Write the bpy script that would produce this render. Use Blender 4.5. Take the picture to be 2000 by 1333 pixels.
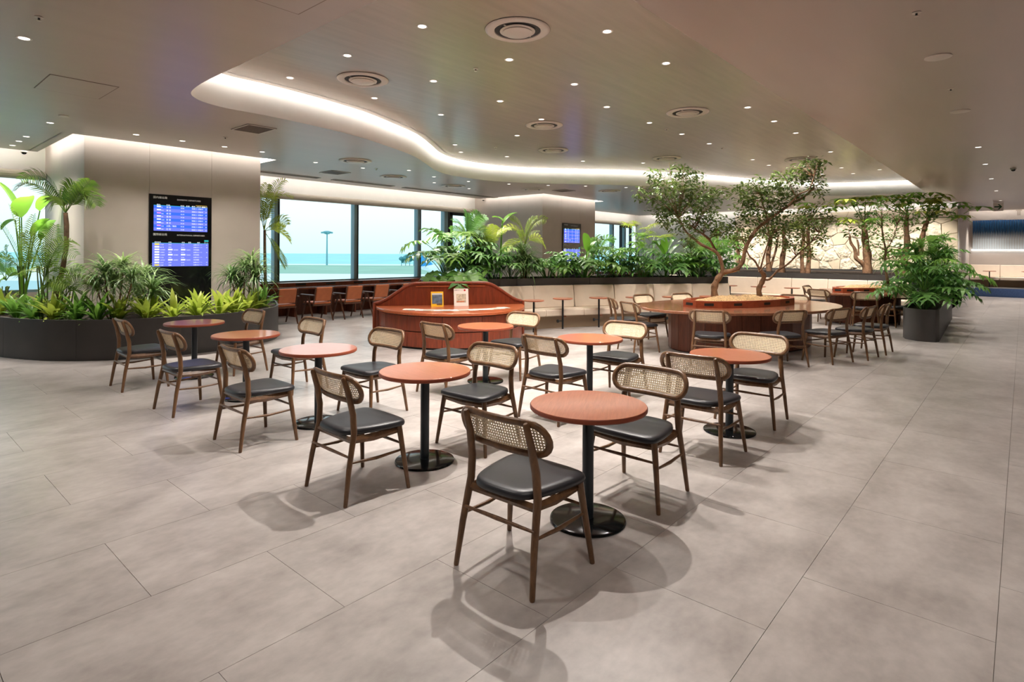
import bpy, bmesh, math, random
from mathutils import Vector, Matrix, geometry
PI = math.pi
SC = bpy.context.scene
for o in list(bpy.data.objects): bpy.data.objects.remove(o)
COL = SC.collection

# ------------------------------------------------------------------ camera
F_PX, CX, CY, EYE = 1140.0, 1000.0, 496.0, 1.6
YAW, ROLL = math.atan2(999, 1140.0), 0.005
FW = Vector((math.cos(YAW), math.sin(YAW), 0))
R0 = Vector((math.sin(YAW), -math.cos(YAW), 0)); U0 = Vector((0, 0, 1))
RT = R0*math.cos(ROLL) + U0*math.sin(ROLL); UP = U0*math.cos(ROLL) - R0*math.sin(ROLL)
CAM = Vector((0, 0, EYE))
cd = bpy.data.cameras.new('camera'); cam = bpy.data.objects.new('camera', cd); COL.objects.link(cam)
cd.sensor_width = 36.0; cd.lens = F_PX/2000*36; cd.shift_y = -(666.5-CY)/2000; cd.clip_end = 12000; cd.clip_start = 0.05
m = Matrix((RT, UP, -FW)).transposed().to_4x4(); m.translation = CAM
cam.matrix_world = m
SC.camera = cam

# ------------------------------------------------------------------ world, exposure
SC.view_settings.view_transform = 'Standard'; SC.view_settings.look = 'None'
SC.view_settings.gamma = 1.0; SC.view_settings.use_curve_mapping = False
SC.view_settings.exposure = 0.42
world = bpy.data.worlds.new('world'); SC.world = world; world.use_nodes = True
nt = world.node_tree; nt.nodes.clear()
wo = nt.nodes.new('ShaderNodeOutputWorld'); bg = nt.nodes.new('ShaderNodeBackground')
tc = nt.nodes.new('ShaderNodeTexCoord'); sx = nt.nodes.new('ShaderNodeSeparateXYZ'); rp = nt.nodes.new('ShaderNodeValToRGB')
nt.links.new(tc.outputs['Generated'], sx.inputs[0]); nt.links.new(sx.outputs['Z'], rp.inputs[0])
nt.links.new(rp.outputs[0], bg.inputs[0]); nt.links.new(bg.outputs[0], wo.inputs[0])
rp.color_ramp.elements[0].position = 0.0; rp.color_ramp.elements[0].color = (.70, .89, .93, 1)
e = rp.color_ramp.elements.new(.06); e.color = (.88, .955, .975, 1)
e = rp.color_ramp.elements.new(.16); e.color = (1.0, 1.0, 1.0, 1)
rp.color_ramp.elements[-1].position = 1.0; rp.color_ramp.elements[-1].color = (.80, .90, 1.0, 1)
bg.inputs[1].default_value = 1.08

SPOT_W, LED_W = 138.0, 17.0          # strength of the downlights and of the cove strips
WARM = (1.0, .94, .88)

# ------------------------------------------------------------------ pixel helpers
def ray(x, y): return FW + RT*((x-CX)/F_PX) + UP*((CY-y)/F_PX)
def PZ(x, y, z=0.0):
    d = ray(x, y); return CAM + d*((z-EYE)/d.z)
def PY(x, y, Y):
    d = ray(x, y); return CAM + d*(Y/d.y)
def PX(x, y, X):
    d = ray(x, y); return CAM + d*(X/d.x)
def PD(x, y, D): return CAM + ray(x, y)*D

# ------------------------------------------------------------------ object helpers
class MB:
    def __init__(s): s.v = []; s.f = []; s.mi = []
    def add(s, vs, fs, mi=0):
        b = len(s.v); s.v += [tuple(v) for v in vs]; s.f += [tuple(i+b for i in f) for f in fs]; s.mi += [mi]*len(fs); return s
    def box(s, x0, x1, y0, y1, z0, z1, M=None, mi=0):
        vs = [Vector(p) for p in ((x0,y0,z0),(x1,y0,z0),(x1,y1,z0),(x0,y1,z0),(x0,y0,z1),(x1,y0,z1),(x1,y1,z1),(x0,y1,z1))]
        if M: vs = [M @ v for v in vs]
        return s.add(vs, [(3,2,1,0),(4,5,6,7),(0,1,5,4),(1,2,6,5),(2,3,7,6),(3,0,4,7)], mi)
    def tube(s, path, rad, n=8, flat=1.0, mi=0, cap=True, upv=None):
        path = [Vector(p) for p in path]; k = len(path)
        if not hasattr(rad, '__len__'): rad = [rad]*k
        vs = []; fs = []; ref = Vector(upv) if upv else None
        for i, p in enumerate(path):
            t = (path[min(i+1, k-1)] - path[max(i-1, 0)]).normalized()
            if ref is None:
                ref = Vector((0, 0, 1)) if abs(t.z) < .9 else Vector((1, 0, 0))
            a = t.cross(ref)
            if a.length < 1e-5: a = t.orthogonal()
            a.normalize(); b = a.cross(t).normalized()
            if not upv: ref = b
            for j in range(n):
                an = 2*PI*j/n; vs.append(p + (a*math.cos(an)*flat + b*math.sin(an))*rad[i])
        for i in range(k-1):
            for j in range(n):
                q = (j+1) % n; fs.append((i*n+j, i*n+q, (i+1)*n+q, (i+1)*n+j))
        if cap: fs.append(tuple(range(n-1, -1, -1))); fs.append(tuple((k-1)*n+j for j in range(n)))
        return s.add(vs, fs, mi)
    def loop_tube(s, path, ru, rv, nrm, n=8):
        path = [Vector(p) for p in path]; k = len(path); vs = []; fs = []
        for i, p in enumerate(path):
            t = (path[(i+1) % k] - path[i-1]).normalized(); a = Vector(nrm[i]).normalized(); b = t.cross(a).normalized()
            for j in range(n):
                an = 2*PI*j/n; vs.append(p + b*math.cos(an)*ru + a*math.sin(an)*rv)
        for i in range(k):
            for j in range(n):
                q = (j+1) % n; i2 = (i+1) % k; fs.append((i*n+j, i*n+q, i2*n+q, i2*n+j))
        return s.add(vs, fs)
    def lathe(s, prof, c=(0,0,0), n=32, mi=0):
        vs = []; fs = []; k = len(prof)
        for r, z in prof:
            for j in range(n):
                an = 2*PI*j/n; vs.append((c[0]+r*math.cos(an), c[1]+r*math.sin(an), c[2]+z))
        for i in range(k-1):
            for j in range(n):
                q = (j+1) % n; fs.append((i*n+j, i*n+q, (i+1)*n+q, (i+1)*n+j))
        fs.append(tuple(range(n-1, -1, -1))); fs.append(tuple((k-1)*n+j for j in range(n)))
        return s.add(vs, fs, mi)
    def prism(s, poly, z0, z1, mi=0):
        n = len(poly); vs = [(x, y, z0) for x, y in poly] + [(x, y, z1) for x, y in poly]
        fs = [tuple(range(n-1, -1, -1)), tuple(range(n, 2*n))] + [(i, (i+1) % n, n+(i+1) % n, n+i) for i in range(n)]
        return s.add(vs, fs, mi)
    def rings(s, loops, close_top=True, close_bot=True):
        n = len(loops[0]); vs = [v for l in loops for v in l]; fs = []
        for i in range(len(loops)-1):
            for j in range(n):
                q = (j+1) % n; fs.append((i*n+j, i*n+q, (i+1)*n+q, (i+1)*n+j))
        if close_bot: fs.append(tuple(range(n-1, -1, -1)))
        if close_top: fs.append(tuple((len(loops)-1)*n+j for j in range(n)))
        return s.add(vs, fs)
    def ribbon(s, path, widths, side, fold=0.0, mi=0):
        # flat leaf-like strip with a mid vein; side = sideways direction
        path = [Vector(p) for p in path]; side = Vector(side).normalized(); k = len(path); vs = []; fs = []
        for i, p in enumerate(path):
            t = (path[min(i+1, k-1)] - path[max(i-1, 0)]).normalized(); sd = (side - t*side.dot(t)).normalized(); nn = sd.cross(t)
            if nn.z < 0: nn = -nn
            w = widths[i]; vs += [p - sd*w + nn*fold*w, p, p + sd*w + nn*fold*w]
        for i in range(k-1):
            a = i*3; fs += [(a, a+1, a+4, a+3), (a+1, a+2, a+5, a+4)]
        return s.add(vs, fs, mi)
    def wall(s, pts, th, z0, z1, closed=False, mi=0):
        # vertical wall of thickness th following a polyline; offset to the left of travel
        off = offset(pts, th, closed); n = len(pts); vs = []; fs = []
        for i in range(n):
            a, b = pts[i], off[i]; vs += [(a[0],a[1],z0),(a[0],a[1],z1),(b[0],b[1],z1),(b[0],b[1],z0)]
        for i in range(n if closed else n-1):
            p, q = i*4, ((i+1) % n)*4
            for j in range(4): fs.append((p+j, q+j, q+(j+1) % 4, p+(j+1) % 4))
        if not closed: fs += [(0,1,2,3), ((n-1)*4+3, (n-1)*4+2, (n-1)*4+1, (n-1)*4)]
        return s.add(vs, fs, mi)
    def mesh(s, name, mat, smooth=35, fix=True):
        me = bpy.data.meshes.new(name); me.from_pydata(s.v, [], s.f)
        for mm in (mat if isinstance(mat, (list, tuple)) else [mat]): me.materials.append(mm)
        if any(s.mi): me.polygons.foreach_set('material_index', s.mi)
        if fix:
            bm = bmesh.new(); bm.from_mesh(me); bmesh.ops.recalc_face_normals(bm, faces=bm.faces); bm.to_mesh(me); bm.free()
        if smooth:
            me.polygons.foreach_set('use_smooth', [True]*len(me.polygons)); me.set_sharp_from_angle(angle=math.radians(smooth))
        me.update(); return me
    def build(s, name, mat, parent=None, smooth=35, M=None, bevel=0, fix=True):
        return inst(name, s.mesh(name, mat, smooth, fix), parent, M, bevel)

def offset(pts, d, closed=False):
    n = len(pts); out = []
    for i in range(n):
        p = Vector(pts[i][:2])
        if closed: a, b = Vector(pts[i-1][:2]), Vector(pts[(i+1) % n][:2])
        else: a, b = Vector(pts[max(i-1, 0)][:2]), Vector(pts[min(i+1, n-1)][:2])
        t1 = (p-a).normalized() if (p-a).length > 1e-6 else (b-p).normalized()
        t2 = (b-p).normalized() if (b-p).length > 1e-6 else t1
        n1, n2 = Vector((-t1.y, t1.x)), Vector((-t2.y, t2.x)); nn = (n1+n2)
        nn = nn.normalized() if nn.length > 1e-6 else n1
        c = max(.35, nn.dot(n1)); q = p + nn*(d/c); out.append((q.x, q.y))
    return out

def inst(name, me, parent=None, M=None, bevel=0):
    o = bpy.data.objects.new(name, me); COL.objects.link(o)
    if parent: o.parent = parent
    if M is not None: o.matrix_basis = M
    if bevel:
        b = o.modifiers.new('bevel', 'BEVEL'); b.width = bevel; b.segments = 2; b.limit_method = 'ANGLE'
    return o

def tag(o, label, cat, group=None):
    o['label'] = label; o['category'] = cat
    if group: o['group'] = group
    return o
def thing(name, label, cat, loc=(0,0,0), rz=0.0, group=None):
    o = bpy.data.objects.new(name, None); COL.objects.link(o); o.location = loc; o.rotation_euler = (0, 0, rz); o.empty_display_size = .1
    return tag(o, label, cat, group)
def struct(o): o['kind'] = 'structure'; return o
def group_empty(name, loc=(0,0,0)):
    o = bpy.data.objects.new(name, None); COL.objects.link(o); o.location = loc; return struct(o)
def copy_tree(o, parent=None):
    c = o.copy(); COL.objects.link(c)
    if parent: c.parent = parent
    for ch in list(o.children): copy_tree(ch, c)
    return c
def T(x, y, z, rz=0.0, s=1.0, rx=0.0, ry=0.0):
    return Matrix.Translation((x, y, z)) @ Matrix.Rotation(rz, 4, 'Z') @ Matrix.Rotation(ry, 4, 'Y') @ Matrix.Rotation(rx, 4, 'X') @ Matrix.Scale(s, 4)

def spot(parent, name, loc, target, watts, deg=70, blend=.6, color=WARM, radius=.02):
    l = bpy.data.lights.new(name, 'SPOT'); l.energy = watts; l.spot_size = math.radians(deg); l.spot_blend = blend
    l.color = color; l.shadow_soft_size = radius
    o = bpy.data.objects.new(name, l); COL.objects.link(o)
    d = Vector(target) - Vector(loc); q = d.to_track_quat('-Z', 'Y')
    o.matrix_basis = Matrix.Translation(loc) @ q.to_matrix().to_4x4()
    if parent: o.parent = parent
    return o

# ------------------------------------------------------------------ materials
def srgb(r, g, b):
    f = lambda c: (c/255/12.92) if c/255 <= .04045 else ((c/255+.055)/1.055)**2.4
    return (f(r), f(g), f(b))
def new_mat(name):
    m = bpy.data.materials.new(name); m.use_nodes = True; n = m.node_tree; n.nodes.clear()
    o = n.nodes.new('ShaderNodeOutputMaterial'); p = n.nodes.new('ShaderNodeBsdfPrincipled'); n.links.new(p.outputs[0], o.inputs[0])
    return m, n, p, o
def simple(name, col, rough=.5, metal=0.0, noise=0.0, scale=8.0, bump=0.0, spec=.5, stretch=None, bscale=None, coat=0.0, bdist=.02):
    m, n, p, o = new_mat(name); p.inputs['Roughness'].default_value = rough; p.inputs['Metallic'].default_value = metal
    p.inputs['Specular IOR Level'].default_value = spec; p.inputs['Coat Weight'].default_value = coat; p.inputs['Coat Roughness'].default_value = .12
    p.inputs['Base Color'].default_value = (*col, 1)
    tcn = n.nodes.new('ShaderNodeTexCoord'); mp = n.nodes.new('ShaderNodeMapping'); n.links.new(tcn.outputs['Object'], mp.inputs[0])
    if stretch: mp.inputs['Scale'].default_value = stretch
    if noise:
        t = n.nodes.new('ShaderNodeTexNoise'); t.inputs['Scale'].default_value = scale; t.inputs['Detail'].default_value = 6; n.links.new(mp.outputs[0], t.inputs[0])
        r = n.nodes.new('ShaderNodeValToRGB'); r.color_ramp.elements[0].position = .3; r.color_ramp.elements[1].position = .7
        r.color_ramp.elements[0].color = (*[c*(1-noise) for c in col], 1); r.color_ramp.elements[1].color = (*[min(1, c*(1+noise)) for c in col], 1)
        n.links.new(t.outputs[0], r.inputs[0]); n.links.new(r.outputs[0], p.inputs['Base Color'])
    if bump:
        t = n.nodes.new('ShaderNodeTexNoise'); t.inputs['Scale'].default_value = bscale or scale*3; t.inputs['Detail'].default_value = 8; n.links.new(mp.outputs[0], t.inputs[0])
        b = n.nodes.new('ShaderNodeBump'); b.inputs['Strength'].default_value = bump; b.inputs['Distance'].default_value = bdist
        n.links.new(t.outputs[0], b.inputs['Height']); n.links.new(b.outputs[0], p.inputs['Normal'])
    return m
def emit(name, col, s):
    m, n, p, o = new_mat(name); n.nodes.remove(p); e = n.nodes.new('ShaderNodeEmission'); e.inputs[0].default_value = (*col, 1); e.inputs[1].default_value = s
    n.links.new(e.outputs[0], o.inputs[0]); return m
def wood(name, c1, c2, rough=.4, stretch=(1, 12, 12), scale=5.0, coat=0.0):
    m, n, p, o = new_mat(name); p.inputs['Roughness'].default_value = rough; p.inputs['Coat Weight'].default_value = coat; p.inputs['Coat Roughness'].default_value = .09
    tcn = n.nodes.new('ShaderNodeTexCoord'); mp = n.nodes.new('ShaderNodeMapping'); mp.inputs['Scale'].default_value = stretch
    n.links.new(tcn.outputs['Object'], mp.inputs[0])
    t = n.nodes.new('ShaderNodeTexNoise'); t.inputs['Scale'].default_value = scale; t.inputs['Detail'].default_value = 8; t.inputs['Roughness'].default_value = .65; t.inputs['Distortion'].default_value = .6
    n.links.new(mp.outputs[0], t.inputs[0])
    r = n.nodes.new('ShaderNodeValToRGB'); r.color_ramp.elements[0].position = .32; r.color_ramp.elements[1].position = .66
    r.color_ramp.elements[0].color = (*c1, 1); r.color_ramp.elements[1].color = (*c2, 1)
    n.links.new(t.outputs[0], r.inputs[0]); n.links.new(r.outputs[0], p.inputs['Base Color'])
    b = n.nodes.new('ShaderNodeBump'); b.inputs['Strength'].default_value = .08; b.inputs['Distance'].default_value = .01
    n.links.new(t.outputs[0], b.inputs['Height']); n.links.new(b.outputs[0], p.inputs['Normal'])
    return m
def leafmat(name, c1, c2, trans=.35, rough=.38):
    m, n, p, o = new_mat(name); p.inputs['Roughness'].default_value = rough
    oi = n.nodes.new('ShaderNodeObjectInfo'); ge = n.nodes.new('ShaderNodeNewGeometry'); t = n.nodes.new('ShaderNodeTexNoise'); t.inputs['Scale'].default_value = 3.0
    ad = n.nodes.new('ShaderNodeMath'); ad.operation = 'ADD'; n.links.new(oi.outputs['Random'], ad.inputs[0])
    n.links.new(ge.outputs['Random Per Island'], ad.inputs[1])
    hf = n.nodes.new('ShaderNodeMath'); hf.operation = 'MULTIPLY'; hf.inputs[1].default_value = .5; n.links.new(ad.outputs[0], hf.inputs[0])
    mx = n.nodes.new('ShaderNodeMix'); mx.data_type = 'RGBA'; mx.inputs['A'].default_value = (*c1, 1); mx.inputs['B'].default_value = (*c2, 1)
    n.links.new(hf.outputs[0], mx.inputs['Factor']); n.links.new(mx.outputs['Result'], p.inputs['Base Color'])
    tr = n.nodes.new('ShaderNodeBsdfTranslucent'); n.links.new(mx.outputs['Result'], tr.inputs[0])
    ms = n.nodes.new('ShaderNodeMixShader'); ms.inputs[0].default_value = trans
    n.links.new(p.outputs[0], ms.inputs[1]); n.links.new(tr.outputs[0], ms.inputs[2]); n.links.new(ms.outputs[0], o.inputs[0])
    return m

def tile_mat():
    m, n, p, o = new_mat('floor_tile'); p.inputs['Roughness'].default_value = .36; p.inputs['Specular IOR Level'].default_value = .65
    ge = n.nodes.new('ShaderNodeNewGeometry'); oi = n.nodes.new('ShaderNodeObjectInfo')
    mp = n.nodes.new('ShaderNodeMapping'); mp.inputs['Scale'].default_value = (1.0, 1.35, 1); n.links.new(ge.outputs['Position'], mp.inputs[0])
    t = n.nodes.new('ShaderNodeTexNoise'); t.inputs['Scale'].default_value = 2.3; t.inputs['Detail'].default_value = 12; t.inputs['Roughness'].default_value = .62; n.links.new(mp.outputs[0], t.inputs[0])
    t2 = n.nodes.new('ShaderNodeTexNoise'); t2.inputs['Scale'].default_value = 14; t2.inputs['Detail'].default_value = 6; n.links.new(mp.outputs[0], t2.inputs[0])
    a = n.nodes.new('ShaderNodeMath'); a.operation = 'MULTIPLY_ADD'; a.inputs[1].default_value = .3; n.links.new(t2.outputs[0], a.inputs[0]); n.links.new(t.outputs[0], a.inputs[2])
    r = n.nodes.new('ShaderNodeValToRGB'); r.color_ramp.elements[0].position = .42; r.color_ramp.elements[1].position = .86
    r.color_ramp.elements[0].color = (*srgb(143, 135, 130), 1); r.color_ramp.elements[1].color = (*srgb(186, 178, 173), 1)
    n.links.new(a.outputs[0], r.inputs[0])
    hs = n.nodes.new('ShaderNodeHueSaturation'); mm = n.nodes.new('ShaderNodeMath'); mm.operation = 'MULTIPLY_ADD'; mm.inputs[1].default_value = .06; mm.inputs[2].default_value = .97
    n.links.new(oi.outputs['Random'], mm.inputs[0]); n.links.new(mm.outputs[0], hs.inputs['Value']); n.links.new(r.outputs[0], hs.inputs['Color']); n.links.new(hs.outputs[0], p.inputs['Base Color'])
    rr = n.nodes.new('ShaderNodeMath'); rr.operation = 'MULTIPLY_ADD'; rr.inputs[1].default_value = .05; rr.inputs[2].default_value = .283
    n.links.new(t.outputs[0], rr.inputs[0]); n.links.new(rr.outputs[0], p.inputs['Roughness'])
    b = n.nodes.new('ShaderNodeBump'); b.inputs['Strength'].default_value = .06; b.inputs['Distance'].default_value = .01; n.links.new(t2.outputs[0], b.inputs['Height']); n.links.new(b.outputs[0], p.inputs['Normal'])
    return m
def glass_mat():
    m, n, p, o = new_mat('window_glass'); n.nodes.remove(p)
    tr = n.nodes.new('ShaderNodeBsdfTransparent'); tr.inputs[0].default_value = (.88, .97, .985, 1)
    gl = n.nodes.new('ShaderNodeBsdfGlossy'); gl.inputs['Roughness'].default_value = .02
    fr = n.nodes.new('ShaderNodeFresnel'); fr.inputs[0].default_value = 1.10
    ms = n.nodes.new('ShaderNodeMixShader'); n.links.new(fr.outputs[0], ms.inputs[0]); n.links.new(tr.outputs[0], ms.inputs[1]); n.links.new(gl.outputs[0], ms.inputs[2]); n.links.new(ms.outputs[0], o.inputs[0])
    return m
def stripe_mat():
    # blue slatted glass artwork: dark blue fading to white towards its lower edge
    m, n, p, o = new_mat('blue_art'); p.inputs['Roughness'].default_value = .3
    tcn = n.nodes.new('ShaderNodeTexCoord'); s = n.nodes.new('ShaderNodeSeparateXYZ'); n.links.new(tcn.outputs['Object'], s.inputs[0])
    mp = n.nodes.new('ShaderNodeMapping'); mp.inputs['Scale'].default_value = (0, 3.0, .3); n.links.new(tcn.outputs['Object'], mp.inputs[0])
    t = n.nodes.new('ShaderNodeTexNoise'); t.inputs['Scale'].default_value = 3.0; n.links.new(mp.outputs[0], t.inputs[0])
    a = n.nodes.new('ShaderNodeMath'); a.operation = 'MULTIPLY_ADD'; a.inputs[1].default_value = .5; n.links.new(t.outputs[0], a.inputs[0])
    sub = n.nodes.new('ShaderNodeMath'); sub.operation = 'MULTIPLY_ADD'; sub.inputs[1].default_value = .78; sub.inputs[2].default_value = -.25; n.links.new(s.outputs['Z'], sub.inputs[0]); n.links.new(sub.outputs[0], a.inputs[2])
    r = n.nodes.new('ShaderNodeValToRGB'); E_ = r.color_ramp.elements; E_[0].position = .3; E_[0].color = (.75, .85, .9, 1); E_[1].position = .95; E_[1].color = (.03, .13, .34, 1)
    e2 = E_.new(.55); e2.color = (.012, .07, .18, 1)
    n.links.new(a.outputs[0], r.inputs[0]); n.links.new(r.outputs[0], p.inputs['Base Color'])
    return m

M_TILE = tile_mat(); M_GROUT = simple('floor_grout', srgb(132, 124, 118), .7)
M_CEIL = simple('ceiling_plaster', srgb(172, 155, 143), .34, noise=.035, scale=2.0, stretch=(.3, 2, 1), spec=.45)
M_TRAY = simple('tray_ceiling_lacquer', srgb(176, 162, 149), .26, metal=.3, noise=.05, scale=3.0, stretch=(.4, 4, 1))
M_COVE = simple('cove_plaster', srgb(230, 226, 220), .7, noise=.02, scale=4)
M_WALL = simple('wall_plaster', srgb(190, 178, 168), .62, noise=.03, scale=3, bump=.03)
M_WHITE = simple('white_wall', srgb(225, 221, 214), .7)
M_FRAME = simple('window_frame', srgb(128, 154, 162), .4, metal=.2)
M_FRAMED = simple('window_frame_dark', srgb(40, 44, 48), .4, metal=.3)
M_GLASS = glass_mat()
M_BLIND = simple('roller_blind', srgb(196, 186, 170), .8)
M_LED = emit('led_strip', (1.0, .965, .92), LED_W)
M_LAMP = emit('lamp_lens', (1.0, .95, .88), 2.2)
M_DARK = simple('planter_metal', srgb(66, 63, 61), .5, noise=.12, scale=2.5)
M_SOIL = simple('soil', srgb(58, 44, 34), .95, noise=.4, scale=30, bump=.5)
M_MULCH = simple('coco_mulch', srgb(200, 164, 116), .95, noise=.5, scale=38, bump=1.0, bscale=60)
M_BLACK = simple('black_metal', srgb(26, 28, 30), .3, metal=.2)
M_GBLACK = simple('black_gloss', srgb(16, 17, 18), .12)
M_STEM = simple('column_grey_blue', srgb(44, 50, 55), .32, metal=.3)
M_CHAIR = wood('chair_walnut', srgb(84, 57, 37), srgb(124, 88, 57), .34, (3, 3, 1), 9)
M_SEAT = simple('black_leather', srgb(40, 40, 44), .38, noise=.08, scale=20, bump=.04, bscale=160)
M_CANE = simple('cane', srgb(242, 223, 190), .55, noise=.12, scale=60)
M_TOP = wood('terracotta_oak_top', srgb(170, 94, 66), srgb(192, 112, 80), .3, (1, 14, 14), 6, .7)
M_TOPE = wood('terracotta_oak_edge', srgb(128, 58, 38), srgb(152, 74, 48), .4, (1, 1, 14), 6)
M_RED = wood('red_brown_veneer', srgb(104, 44, 24), srgb(140, 62, 34), .34, (9, 9, .7), 4)
M_REDTOP = wood('red_brown_top', srgb(150, 74, 40), srgb(182, 96, 54), .28, (1, 10, 10), 4, .4)
M_COMM = wood('communal_top_veneer', srgb(124, 78, 54), srgb(152, 98, 70), .26, (1.2, 9, 9), 3, .5)
M_COMMB = wood('communal_base_veneer', srgb(86, 44, 26), srgb(120, 64, 40), .4, (9, 9, .7), 4)
M_RING = wood('planter_ring_veneer', srgb(140, 62, 36), srgb(168, 80, 48), .35, (4, 4, 9), 3)
M_TAN = simple('tan_leather', srgb(172, 92, 48), .5, noise=.08, scale=12)
M_ARM = wood('dark_teak', srgb(62, 36, 26), srgb(92, 56, 38), .35, (3, 3, 1), 9)
M_BENCH = simple('cream_upholstery', srgb(226, 208, 188), .75, noise=.03, scale=6, bump=.03)
M_BBASE = simple('bench_base', srgb(150, 128, 104), .7)
M_TRIM = simple('fixture_trim', srgb(196, 184, 172), .4)
M_HOLE = simple('fixture_dark', srgb(30, 27, 25), .6)
M_BARK = simple('bark', srgb(138, 104, 76), .85, noise=.35, scale=14, bump=.6)
M_BARKD = simple('dark_bark', srgb(96, 72, 50), .85, noise=.35, scale=14, bump=.6)
M_STALK = simple('green_stalk', srgb(92, 112, 52), .5, noise=.2, scale=8)
M_STONE = simple('coral_limestone', srgb(226, 212, 186), .85, noise=.2, scale=7, bump=1.0, bscale=9, bdist=.09)
M_STONE2 = simple('dressed_limestone', srgb(214, 198, 170), .85, noise=.08, scale=4, bump=.25, bscale=10)
M_JOINT = simple('stone_joint', srgb(166, 146, 116), .9)
M_PAPER = simple('paper', srgb(240, 234, 222), .6)
G_PALM = leafmat('palm_green', srgb(62, 104, 40), srgb(134, 160, 60)); G_DARK = leafmat('deep_green', srgb(60, 112, 52), srgb(122, 168, 84))
G_BRIGHT = leafmat('lime_green', srgb(120, 152, 44), srgb(196, 204, 88), .4); G_MID = leafmat('mid_green', srgb(72, 126, 48), srgb(140, 182, 78))
G_BAN = leafmat('banana_green', srgb(96, 150, 44), srgb(142, 190, 70), .45); G_TREE = leafmat('tree_green', srgb(62, 88, 36), srgb(132, 150, 68), .35)
G_STRAP = leafmat('strap_green', srgb(66, 110, 52), srgb(160, 180, 116), .3)
# ================================================================== THE SETTING
HC, HT, HR = 3.5, 3.9, 4.3           # low ceiling, tray ceiling, structural slab
YW = 14.6                            # window wall
random.seed(4)
def fill(name, polys, z, mat, parent=None):
    vs = [[Vector((x, y, z)) for x, y in p] for p in polys]
    tri = geometry.tessellate_polygon(vs); flat = [tuple(v) for p in vs for v in p]
    mb = MB(); mb.add(flat, [tuple(t) for t in tri]); return mb.build(name, mat, parent, smooth=0, fix=False)
def smooth_line(pts, k=5):
    out = []; n = len(pts); P = [Vector(p) for p in pts]
    for i in range(n-1):
        p0, p1, p2, p3 = P[max(i-1, 0)], P[i], P[i+1], P[min(i+2, n-1)]
        for j in range(k):
            t = j/k; q = .5*((2*p1) + (p2-p0)*t + (2*p0-5*p1+4*p2-p3)*t*t + (3*p1-p0-3*p2+p3)*t**3); out.append(tuple(q))
    out.append(tuple(P[-1])); return out

# floor: screed, then each tile
floor = struct(MB().box(-7.2, 33, -7.2, YW+.2, -.20, -.006).build('floor', M_GROUT, smooth=0))
TX, TY = 1.10, .74
tiles = []
for r in range(-11, 19):
    y0 = .82 + TY*r
    if y0+TY > YW+.05: continue
    for c in range(-8, 29):
        x0 = (.94 if r % 2 else 1.49) + TX*c
        if x0 < -7 or x0+TX > 31.9: continue
        q = Vector((x0+TX/2, y0+TY/2, 0)) - CAM; D = q.dot(FW)
        vis = D > 1.0 and abs(q.dot(RT)/D*F_PX) < 1150 and (CY - q.dot(UP)/D*F_PX) < 1480
        tiles.append((0 if vis else 1, D, x0, y0))
tiles.sort()
tm = MB().box(.0012, TX-.0012, .0012, TY-.0012, -.006, 0).mesh('tile', M_TILE, 0)
for k, (a, D, x0, y0) in enumerate(tiles[:290]): inst('tile', tm, floor, T(x0, y0, 0))
mb = MB()
for a, D, x0, y0 in tiles[290:]: mb.box(x0+.0012, x0+TX-.0012, y0+.0012, y0+TY-.0012, -.006, 0)
o = mb.build('distant_tiles', M_TILE, floor, smooth=0); o['kind'] = 'stuff'

# tray recess outline (clockwise, room side on the right)
tray_curve = smooth_line([(2.62,6.7),(2.64,7.1),(2.70,7.46),(2.83,7.68),(3.02,7.82),(3.32,7.9),(3.83,7.90),(4.57,7.98),(5.52,8.18),(6.39,8.53),(7.22,8.92),(8.09,9.53),(8.9,10.13),(9.67,10.45),(10.6,10.5),(11.4,10.33),(12.27,9.85),(13.15,9.05),(14.44,8.0),(16.5,6.9),(18.8,5.95),(20.45,4.9),(21.1,3.89),(21.58,2.2)], 4)
tray = [(2.62, 2.2)] + tray_curve
col1 = (2.60, 5.57, 11.72); col2 = (14.66, 17.70, 11.56)     # x0, x1, front y
edge = [(25.6,14.15),(17.93,14.15),(17.93,11.36),(14.46,11.36),(14.46,14.15),(5.80,14.15),(5.80,11.52),(2.40,11.52),(2.40,14.15),(-7.2,14.15)]
ceiling = struct(fill('ceiling', [[(-7.2,-7.2),(31.42,-7.2),(31.42,1.8),(25.6,1.8)] + edge, tray], HC, M_CEIL))
inner = [(2.62, 2.2)] + offset(tray_curve, -.11); inner[-1] = (inner[-1][0], 2.2); inner[1] = (2.62, inner[1][1])
fill('tray_ceiling', [inner], HT, M_TRAY, ceiling)
tw = tray_curve[1:-1]
mb = MB(); vs = []; fs = []
full = [(2.62, 2.2)] + tray_curve
for x, y in full: vs += [(x, y, HC), (x, y, HR-.05)]
for i in range(len(full)): j = (i+1) % len(full); fs.append((2*i, 2*j, 2*j+1, 2*i+1))
mb.add(vs, fs).build('tray_wall', M_COVE, ceiling, smooth=40)
struct(MB().box(-7.4, 33, -7.4, YW+.4, HR, HR+.2).build('ceiling_slab', M_WHITE, smooth=0))
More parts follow.
